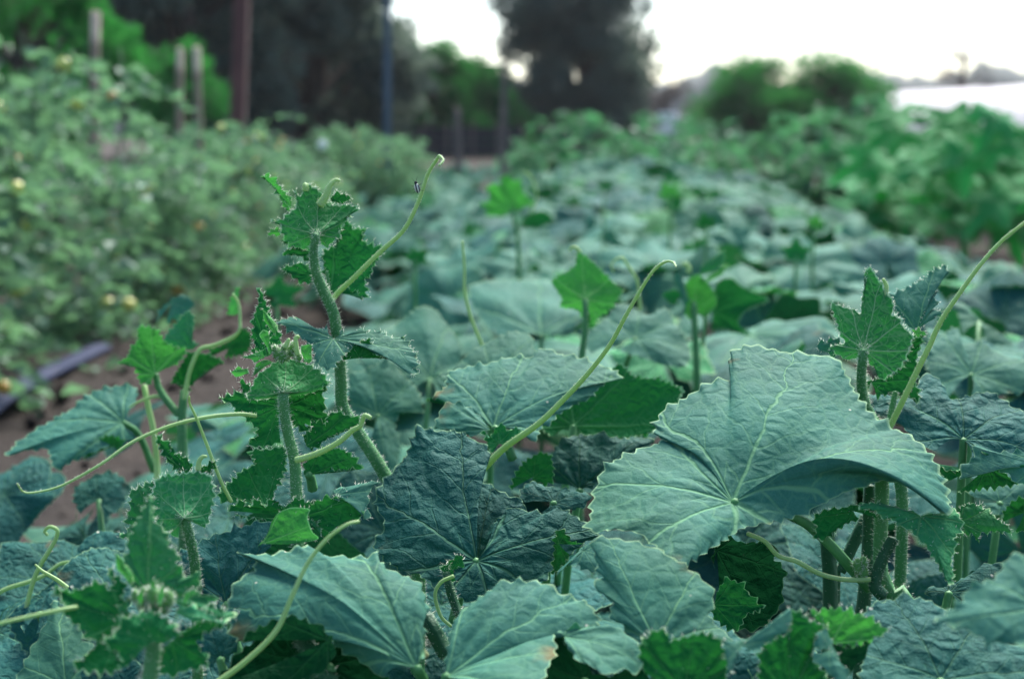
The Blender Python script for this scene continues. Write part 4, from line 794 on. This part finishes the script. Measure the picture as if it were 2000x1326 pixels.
L(K2, 'w', (840, 740), 1.75, (0, 1.2), [(790, 780), (720, 730), (700, 690), (760, 640), (830, 600), (880, 640), (900, 690), (880, 740), (860, 790)], 'old', False, pet=0)
K3 = Plant('low blue-green leaves hanging over the soil at the lower left', foot(220, 1100, 1.25))
L(K3, 'h', (650, 480), 1.25, (0, .9), [(560, 640), (520, 500), (560, 380), (640, 300), (760, 270), (880, 330), (880, 450), (780, 600), (700, 660)], 'dark', False, pet=0)
L(K3, 'h', (700, 60), 1.45, (0, .9), [(560, 160), (520, 20), (600, -80), (780, -140), (900, -60), (860, 100), (740, 200)], 'dark', False, pet=0)
L(K3, 'h', (280, 860), 1.15, (0, .9), [(160, 1000), (180, 860), (280, 760), (380, 700), (420, 800), (360, 950), (260, 1010)], 'dark', False, pet=0)
L(K3, 'h', (60, 1130), 1.2, (0, .9), [(-80, 1250), (-60, 1080), (40, 1000), (170, 1010), (180, 1100), (80, 1220), (20, 1300)], 'dark', False, pet=0)
tend(K3, 'h', [(150, 1020), (180, 850), (230, 640), (290, 520), (350, 420), (400, 320), (400, 260), (360, 245), (330, 280), (345, 310)], 1.2, (.003, .0028, .0024, .0018))
tend(K3, 'h', [(-40, 730), (60, 680), (220, 630), (330, 590), (430, 520), (530, 480), (580, 500)], 1.25, (.003, .0024, .0018))
tend(K3, 'h', [(480, 680), (400, 620), (300, 560), (250, 515)], 1.0, (.0024, .002, .001))
# --- the big leaves in front
Rp = Plant('cucumber plant with the largest pale leaf, spread wide at right of centre', foot(1720, 1200, 1.0))
R1 = [(1408, 950), (1394, 905), (1365, 876), (1330, 854), (1275, 865), (1228, 886), (1182, 911), (1160, 955), (1152, 1000), (1150, 1035), (1200, 1036, -.5), (1250, 1048, -.5), (1290, 1075, -.8), (1340, 1098, -1), (1400, 1066), (1455, 1030), (1500, 1022), (1545, 1010), (1600, 990), (1660, 962), (1745, 940), (1800, 965), (1856, 1008), (1845, 940), (1812, 880), (1772, 848), (1735, 832), (1690, 792), (1658, 735), (1640, 700), (1600, 690), (1560, 688), (1510, 682), (1470, 674), (1432, 688), (1424, 715), (1425, 742), (1385, 748), (1320, 785), (1292, 800), (1280, 845), (1330, 870), (1398, 930), (1412, 950)]
L(Rp, 'w', (1432, 981), .96, (0, 1.25), R1, 'old', False, pet=(1700, 1150, 1.0), nt=32, bulge=.05, quilt=.016, seed=5, teeth=.0042, ts=.0085,
  midpx={17: (0, -10, 0), 18: (0, -22, 0), 19: (0, -30, 0), 20: (0, -34, 0), 21: (0, -46, 0), 22: (5, -66, 0), 23: (5, -45, 0), 24: (0, -25, 0), 25: (0, -12, 0)})
L(Rp, 'm', (930, 335), .96, (0, .7), [(880, 295), (830, 300), (750, 270), (650, 256), (555, 270), (600, 302), (640, 302), (690, 342), (750, 346), (800, 402), (860, 412), (902, 470), (960, 512), (982, 552), (1022, 612), (1062, 682), (1096, 764), (1122, 740), (1120, 622), (1142, 532), (1132, 482), (1182, 402), (1150, 302), (1110, 286), (1060, 372), (980, 355)], 'young', False, hairs=3, teeth=.003)
L(Rp, 'm', (520, 305), .98, (0, .3), [(560, 355), (480, 382), (400, 432), (350, 472), (280, 472), (292, 402), (268, 360), (330, 302), (420, 290), (540, 262), (640, 310), (690, 352)], 'young', True, hairs=3, teeth=.003)
L(Rp, 'm', (1165, 370), 1.0, (0, .4), [(1150, 300), (1220, 250), (1280, 270), (1342, 300), (1400, 350), (1482, 420), (1380, 426), (1300, 442), (1282, 490), (1250, 442), (1170, 452)], 'young', False, hairs=3)
S(Rp, 'm', [(690, 60), (690, 250), (685, 380), (680, 560), (690, 700), (760, 830), (850, 1000)], 1.0, [.0065, .0065, .0075], 'stem', hairs=55)
S(Rp, 'm', [(620, 150), (615, 380), (605, 620), (580, 860), (560, 1100)], 1.02, [.0065, .0065], 'dstem', hairs=25)
S(Rp, 'm', [(760, 470), (700, 580), (660, 690), (650, 760), (700, 820)], .985, [.005, .0055, .006], 'dstem', hairs=50)
S(Rp, 'm', [(350, 330), (360, 500), (375, 700), (375, 900), (370, 1100)], 1.06, [.007, .008], 'dstem', hairs=10)
S(Rp, 'm', [(590, 340), (520, 500), (440, 660), (400, 800)], 1.07, [.006, .006], 'dstem', hairs=10)
tend(Rp, 'm', [(620, 720), (520, 725), (420, 715), (300, 680), (180, 620), (60, 560), (-40, 500), (-130, 440)], [.98, .97], (.0026, .0024, .0022), 20)
buds(Rp, 'm', [(545, 640), (580, 620), (575, 680)], .98, .0032)
L(Rp, 'n', (1400, 300), 1.02, (0, .3), [(1370, 440), (1375, 240), (1420, 140), (1500, 200), (1700, 240), (1780, 225), (1842, 262), (1850, 362), (1930, 452), (1922, 602), (1910, 722), (1760, 900), (1560, 900), (1420, 700)], 'dark', True)
L(Rp, 'n', (1380, 720), .985, (0, .3), [(1400, 610), (1480, 520), (1600, 562), (1700, 682), (1760, 752), (1642, 802), (1560, 922), (1420, 860), (1345, 770)], 'young', True)
L(Rp, 'm', (1100, 800), 1.02, (0, 1.0), [(980, 830), (960, 770), (1080, 760), (1220, 690), (1340, 620), (1420, 650), (1380, 740), (1280, 800), (1150, 860)], 'dark', False, pet=0)
M1 = Plant('cucumber plant with the dark crinkled blue-green leaf in the middle foreground', foot(930, 1120, 1.05))
L(M1, 'd', (560, 868), 1.02, (0, .8), [(612, 822), (618, 760), (640, 705), (665, 685), (700, 655), (760, 672), (830, 680), (880, 660), (960, 700), (1038, 765), (990, 790), (925, 845), (850, 910), (822, 942), (700, 1010), (560, 1030), (430, 990), (350, 930), (250, 900), (158, 802), (200, 730), (165, 650), (178, 585), (232, 512), (288, 440), (330, 354), (400, 356), (500, 366), (606, 432), (590, 500), (548, 560), (545, 720)], 'dark', False, pet=(470, 1100, 1.05), nt=28, quilt=.035, seed=8)
L(M1, 'd', (560, 868), 1.05, (0, .7), [(548, 720), (545, 560), (600, 565), (650, 590), (755, 655), (680, 740), (620, 820)], 'dark', False, seed=9)
L(M1, 'd', (880, 800), 1.0, (0, .4), [(925, 845), (860, 920), (855, 880), (870, 750), (910, 760), (940, 800), (980, 800)], 'young', True)
L(M1, 'd', (470, 900), .98, (0, .3), [(480, 950), (440, 930), (430, 890), (460, 860), (500, 840), (512, 880), (480, 900)], 'young', True, hairs=3)
S(M1, 'd', [(440, 910), (460, 1000), (490, 1080), (500, 1200)], .98, [.003, .004], 'dstem', hairs=40)
tend(M1, 'd', [(470, 925), (420, 950), (398, 1000), (420, 1080), (460, 1120)], .97, (.002, .0016))
S(M1, 'd', [(360, 1080), (400, 1150), (450, 1250), (500, 1400)], .95, [.0055, .006], 'dstem', hairs=30)
N1 = Plant('cucumber plant with the pale ruffled leaf behind the curved central tendril', foot(1000, 900, 1.25))
L(N1, 'l', (530, 1140), 1.2, (0, 1.2), [(500, 1130), (420, 1060), (330, 1000), (210, 978), (150, 990, 1), (190, 960), (266, 900), (264, 850), (300, 815), (360, 800), (460, 780), (500, 782), (600, 745), (690, 740), (764, 748), (780, 700), (840, 694), (900, 720), (1000, 742), (1100, 770), (1200, 812), (1264, 860), (1190, 856), (1160, 890), (1116, 930), (1076, 970), (1010, 996), (950, 1040), (890, 1062), (856, 1110), (800, 1136), (770, 1216), (700, 1170), (640, 1138), (590, 1125)], 'old', False, pet=(640, 1320, 1.2), nt=28, quilt=.02, teeth=.0034, ts=.008, seed=12)
L(N1, 'l', (512, 1152), 1.17, (0, .9), [(480, 1110), (420, 1050), (350, 1012), (260, 1002), (222, 1060), (205, 1142), (330, 1172), (420, 1190)], 'old', False)
L(N1, 'l', (560, 1230), 1.15, (0, .5), [(520, 1290), (470, 1160), (500, 1190), (540, 1140), (580, 1110), (610, 1150), (660, 1135), (680, 1165), (600, 1240)], 'young', True)
L(N1, 'l', (980, 1130), 1.32, (0, .5), [(860, 1192), (790, 1130), (880, 1020), (1050, 930), (1200, 805), (1250, 770), (1300, 822), (1362, 850), (1450, 856), (1520, 882), (1602, 932), (1530, 1052), (1450, 1152), (1350, 1186), (1200, 1196), (1000, 1172)], 'young', True, pet=0, teeth=.0034)
L(N1, 'd', (960, 590), 1.22, (0, .7), [(850, 560), (852, 450), (900, 392), (1000, 370), (1100, 386), (1250, 392), (1150, 452), (1062, 480), (1012, 592)], 'dark', False, pet=0, quilt=.05)
L(N1, 'd', (860, 640), 1.12, (0, .9), [(740, 640), (728, 602), (770, 556), (850, 582), (930, 592), (1002, 612), (960, 660), (800, 690)], 'dark', False, pet=0)
L(N1, 'd', (780, 540), 1.2, (0, .3), [(690, 590), (720, 510), (790, 450), (850, 460), (850, 560), (760, 560)], 'young', True)
tend(N1, 'w', [(935, 925), (985, 875), (1050, 828), (1105, 775), (1150, 730), (1190, 675), (1222, 618), (1248, 565), (1275, 530), (1300, 514), (1315, 513), (1318, 522)], [1.14, 1.05, 1.0], (.0045, .0034, .0026, .002, .0014, .0008), 18)
M2 = Plant('cucumber plant with the pale leaf rolled at its lower edge, bottom left of centre', foot(700, 1326, .88))
L(M2, 'w', (815, 1305), .85, (0, .9), [(745, 1322), (700, 1284), (655, 1258), (633, 1229), (592, 1208), (548, 1208), (500, 1228), (467, 1248), (447, 1217), (440, 1177), (467, 1127), (497, 1107), (490, 1084), (460, 1070), (532, 1071), (603, 1060), (625, 1078), (700, 1085), (730, 1080), (750, 1100), (795, 1117), (823, 1137), (835, 1192), (828, 1213), (832, 1290)], 'old', False, pet=(840, 1450, .88), nt=28, bulge=.1, quilt=.02, seed=21, curl=.03)
L(M2, 'w', (640, 1250), .84, (0, .3), [(470, 1250), (500, 1228), (548, 1209), (592, 1209), (633, 1231), (655, 1260), (640, 1300), (560, 1340), (420, 1340)], 'dark', True)
L(M2, 'w', (640, 1300), .87, (0, .5), [(420, 1335), (480, 1262), (560, 1232), (640, 1240), (720, 1300), (780, 1360), (600, 1400)], 'dark', True, pet=(700, 1420, .88))
S(M2, 'c', [(1170, 1150), (1210, 1230), (1250, 1320), (1290, 1450)], .87, [.006, .0065], 'dstem', hairs=35)
S(M2, 'c', [(1300, 1180), (1350, 1260), (1380, 1400)], .88, [.004, .005], 'dstem', hairs=30)
tend(M2, 'w', [(420, 1335), (480, 1290), (540, 1232), (570, 1165), (600, 1105), (640, 1052), (675, 1027), (703, 1017)], [.82, .84], (.0026, .0024, .002, .0016, .0012), 0)
L(M2, 'h', (1600, 790), .95, (0, .6), [(1450, 760), (1320, 602), (1265, 460), (1330, 402), (1430, 342), (1520, 302), (1700, 250), (1850, 202), (1950, 262), (1900, 402), (1770, 482), (1722, 582), (1660, 700)], 'dark', False, pet=0, quilt=.04)
L(M2, 'h', (1560, 1180), .9, (0, .5), [(1500, 1250), (1400, 1060), (1500, 940), (1620, 980), (1700, 1040), (1640, 1150), (1620, 1260)], 'dark', False, pet=0)
L2 = Plant('blue-green leaf at the bottom left corner under the nearest shoot', foot(150, 1340, .95))
L(L2, 'h', (470, 1380), .9, (0, .8), [(300, 1500), (60, 1420), (110, 1312), (180, 1202), (212, 1112), (250, 1052), (282, 982), (332, 900), (372, 762), (440, 822), (520, 922), (592, 972), (592, 1042), (670, 1102), (640, 1132), (560, 1350), (520, 1480)], 'old', False, pet=0)
M3 = Plant('cucumber plant with the pale leaf and its folded right lobe at the bottom centre', foot(900, 1326, .86))
L(M3, 'd', (442, 1318), .84, (0, .9), [(436, 1290), (445, 1230), (454, 1180), (490, 1062), (590, 1000), (640, 962), (740, 942), (830, 952), (900, 1000), (1000, 1030), (1035, 1095), (1040, 1130), (1000, 1150), (930, 1150), (855, 1142, -.4), (872, 1200, -1), (835, 1290, -2), (780, 1380, -2.5), (600, 1420, -3)], 'old', False, pet=(440, 1500, .87), nt=28, seed=31, bulge=.07)
L(M3, 'd', (900, 1160), .845, (0, .8), [(860, 1142), (940, 1128), (1040, 1120), (1112, 1122), (1192, 1196), (1214, 1278), (1130, 1290, -.5), (1062, 1308, -1), (962, 1256, -1), (900, 1182, -.5)], 'old', False, seed=32, bulge=.08)
L(M3, 'd', (980, 1330), .85, (0, .3), [(820, 1340), (850, 1230), (860, 1142), (900, 1182), (962, 1258), (1062, 1310), (1214, 1280), (1240, 1400)], 'dark', True, pet=(980, 1500, .86))
M4 = Plant('cucumber plant with the pale glowing-edged leaf below the largest leaf', foot(1290, 1250, .9))
L(M4, 'n', (930, 1040), .85, (0, .9), [(760, 1012), (700, 922), (640, 862), (552, 812), (592, 732), (550, 682), (520, 622), (450, 592), (500, 502), (470, 442), (452, 382), (442, 332), (410, 230), (500, 195), (680, 210), (820, 245), (940, 290), (1080, 362), (1180, 432), (1300, 532), (1382, 652), (1342, 782), (1400, 882), (1522, 1002), (1300, 1060)], 'old', False, pet=0, nt=28, teeth=.0032, ts=.0085, seed=41)
L(M4, 'n', (360, 300), .93, (0, .8), [(120, 520), (180, 440), (280, 340), (400, 240), (460, 340), (470, 440), (400, 460), (330, 410), (220, 430)], 'old', False)
L(M4, 'n', (1150, 1400), .79, (0, .3), [(820, 1250), (792, 1024), (900, 932), (942, 914), (1010, 930), (1032, 1000), (1150, 962), (1300, 945), (1400, 970), (1452, 1042), (1482, 1130), (1484, 1264), (1400, 1400)], 'young', True, hairs=3, teeth=.003)
L(M4, 'n', (1600, 1040), .785, (0, .7), [(1560, 1100), (1484, 1268), (1466, 1130), (1450, 1042), (1520, 1010), (1650, 980), (1780, 902), (1880, 832), (1930, 782), (1990, 742), (1995, 800), (1962, 922), (1852, 982), (1742, 1062), (1642, 1092)], 'old', False, hairs=3, teeth=.003)
L(M4, 'm', (140, 1420), .80, (0, .3), [(-60, 1330), (-40, 1130), (40, 1072), (130, 1032), (112, 952), (132, 902), (200, 912), (250, 962), (320, 982), (362, 1016), (292, 1052), (290, 1112), (272, 1182), (312, 1252), (382, 1332), (360, 1440)], 'young', True, hairs=3, teeth=.003)
L(M4, 'm', (370, 1150), .79, (0, .7), [(310, 1150), (290, 1050), (352, 1020), (382, 1082), (422, 1182), (492, 1332), (460, 1420), (382, 1302), (312, 1242), (272, 1172)], 'old', False, hairs=2, teeth=.003)
L(M4, 'm', (385, 1102), .82, (0, .3), [(345, 985), (272, 930), (380, 894), (432, 900), (540, 920), (642, 962), (732, 1022), (692, 1062), (580, 1100), (500, 1116), (410, 1112)], 'tip', True, hairs=3)
L(M4, 'm', (420, 1180), .83, (0, .3), [(380, 1100), (500, 1118), (620, 1095), (600, 1180), (520, 1260), (430, 1280)], 'dark', True)
M6 = Plant('broad dim blue leaf filling the bottom right corner', foot(1850, 1330, .85))
L(M6, 'm', (1050, 1330), .85, (0, 1.1), [(800, 1600), (560, 1500), (560, 1300), (590, 1050), (590, 900), (700, 856), (850, 832), (980, 846), (1080, 902), (1200, 990), (1400, 1080), (1700, 1180), (1750, 1500), (1300, 1650)], 'dark', False, pet=0, quilt=.02)
M7 = Plant('pale leaf tip coming in at the right edge near the bottom', foot(2020, 1180, .8))
L(M7, 'm', (1660, 900), .74, (0, .9), [(1720, 560), (1556, 575), (1450, 590), (1400, 682), (1350, 722), (1225, 760), (1172, 850), (1100, 912), (1028, 966), (1130, 1002), (1280, 1066), (1330, 1130), (1400, 1102), (1560, 1136), (1750, 1152), (1900, 900)], 'old', False, pet=0)
M8 = Plant('bluish puckered leaf at the right behind the long tendril', foot(1900, 920, 1.15))
L(M8, 'j', (1100, 1320), 1.12, (0, 1.1), [(900, 1400), (780, 1322), (690, 1240), (480, 1160), (480, 1050), (560, 1020), (720, 1060), (800, 960), (822, 910), (890, 894), (950, 940), (1000, 1030), (1050, 1056), (1150, 1030), (1262, 1004), (1330, 1040), (1400, 1100), (1492, 1140), (1700, 1200), (1750, 1350), (1600, 1480), (1350, 1500), (1150, 1480)], 'dark', False, pet=0, nt=24, quilt=.03)
L(M8, 'e', (1470, 500), 1.06, (0, .6), [(1430, 570), (1372, 566), (1330, 530), (1260, 490), (1190, 505), (1145, 552), (1150, 500), (1190, 470), (1205, 420), (1245, 456), (1330, 446), (1420, 440), (1520, 470)], 'old', False)
L(M8, 'e', (1250, 500), 1.08, (0, .3), [(1090, 560), (1035, 488), (1100, 516), (1180, 505), (1262, 488), (1330, 532), (1372, 570), (1250, 585), (1130, 605)], 'young', True)
L(M8, 'e', (1300, 640), 1.2, (0, .9), [(1195, 620), (1190, 580), (1300, 570), (1394, 565), (1394, 620), (1310, 690), (1230, 640)], 'old', False, pet=0)
L(M8, 'e', (1394, 680), 1.15, (0, .4), [(1300, 720), (1330, 650), (1394, 620), (1480, 640), (1450, 750), (1360, 752)], 'young', True)
M9 = Plant('two pale blurred leaves at the right edge in front of the bare soil', foot(1930, 740, 1.5))
L(M9, 'j', (1150, 900), 1.5, (0, 1.1), [(1000, 1050), (880, 900), (860, 760), (960, 640), (1060, 600), (1080, 700), (1220, 690), (1290, 740), (1400, 790), (1560, 820), (1700, 900), (1560, 1000), (1320, 1030), (1150, 1050)], 'old', False, pet=0)
L(M9, 'j', (1200, 560), 1.9, (0, 1.3), [(1090, 640), (1060, 500), (1000, 430), (1100, 440), (1250, 590), (1420, 690), (1380, 720), (1240, 690)], 'old', False, pet=0)

# ------------------------------------------------------------------ leaves of the under-storey that fill the gaps
for k, (x, y, n, lb) in enumerate([(.02, .98, 34, 'shaded leaves in the gap below the crinkled blue-green leaf'), (.2, 1.0, 38, 'shaded leaves under the largest pale leaf'), (.36, 1.08, 34, 'shaded leaves at the right edge below the puckered leaf'), (-.13, 1.0, 32, 'shaded leaves under the rolled leaf at the bottom left of centre'),
                                  (-.2, 1.3, 60, 'shaded leaves behind the downy shoot at left'), (.05, 1.35, 34, 'shaded leaves behind the crinkled blue-green leaf'), (.3, 1.45, 34, 'shaded leaves behind the star-leaved right shoot'), (.12, 1.7, 30, 'shaded leaves around the diamond-leaved stalk'), (-.3, 1.75, 30, 'low leaves at the left edge behind the blurred looping tendril'), (.0, .0, 120, 'unseen near end of the cucumber bed, added below the view to block light'), (.5, 1.75, 30, 'low leaves at the right behind the long tendril')]):  # near end of the bed is unseen, added to block light and darken gaps
    field_plant(x, y, n, (.26 if x < -.15 else .2) if n < 100 else .62, .06, (.32 if n < 100 else .40) if y < 1.2 else .37, .055, .085, 900 + k, lb, [GL[0], GL[4]], young=0, group='shaded plants under the front leaves')

# ------------------------------------------------------------------ beetle on the tendril
def beetle():
    p = at(*px('f', 1376, 226), 1.083); o = thing('beetle', p, 'tiny striped beetle clinging to the tallest tendril', 'beetle'); o.rotation_euler = (R(90), R(-14), 0)
    V, q = sphere(np.zeros(3), .0019, 14, 10); V = V * [1, 1.75, .8]; G = Geo(); G.add(V, q); link('wing_case', G.mesh('wing_case', M['beetle']), o)
    V, q = sphere(np.array([0, .0036, 0]), .0011, 10, 7); G = Geo(); G.add(V, q); link('head', G.mesh('head', M['darkmesh']), o)
    for s in (-1, 1):
        for k in (-1, 0, 1):
            V, q, t, _ = tube([(s * .001, k * .0014, -.0006), (s * .0026, k * .002, .0), (s * .0034, k * .0024, -.0014)], .00016, sides=5); G = Geo(); G.add(V, q, t); link('leg', G.mesh('leg', M['darkmesh']), o)
        V, q, t, _ = tube([(s * .0005, .0043, 0), (s * .0012, .006, .0004), (s * .002, .0072, .0002)], .0001, sides=5); G = Geo(); G.add(V, q, t); link('antenna', G.mesh('antenna', M['darkmesh']), o)
beetle()

# ------------------------------------------------------------------ evening air
def haze():
    x, y0, y1, z0, z1 = 330, -8, 560, -3.5, 30
    V = [(-x, y0, z0), (x, y0, z0), (x, y1, z0), (-x, y1, z0), (-x, y0, z1), (x, y0, z1), (x, y1, z1), (-x, y1, z1)]
    F = [(0, 3, 2, 1), (4, 5, 6, 7), (0, 1, 5, 4), (1, 2, 6, 5), (2, 3, 7, 6), (3, 0, 4, 7)]
    m = bpy.data.materials.new('evening_air'); m.use_nodes = True; nt = m.node_tree
    for n in list(nt.nodes): nt.nodes.remove(n)
    o = nt.nodes.new('ShaderNodeOutputMaterial'); v = nt.nodes.new('ShaderNodeVolumePrincipled')
    v.inputs['Color'].default_value = (.92, .93, .96, 1); v.inputs['Density'].default_value = .00022; v.inputs['Anisotropy'].default_value = .2
    nt.links.new(v.outputs[0], o.inputs['Volume'])
    link('haze', mesh('haze', V, np.array(F), m, smooth=False), kind='stuff', label='thin evening haze over the whole field', category='haze')
haze()
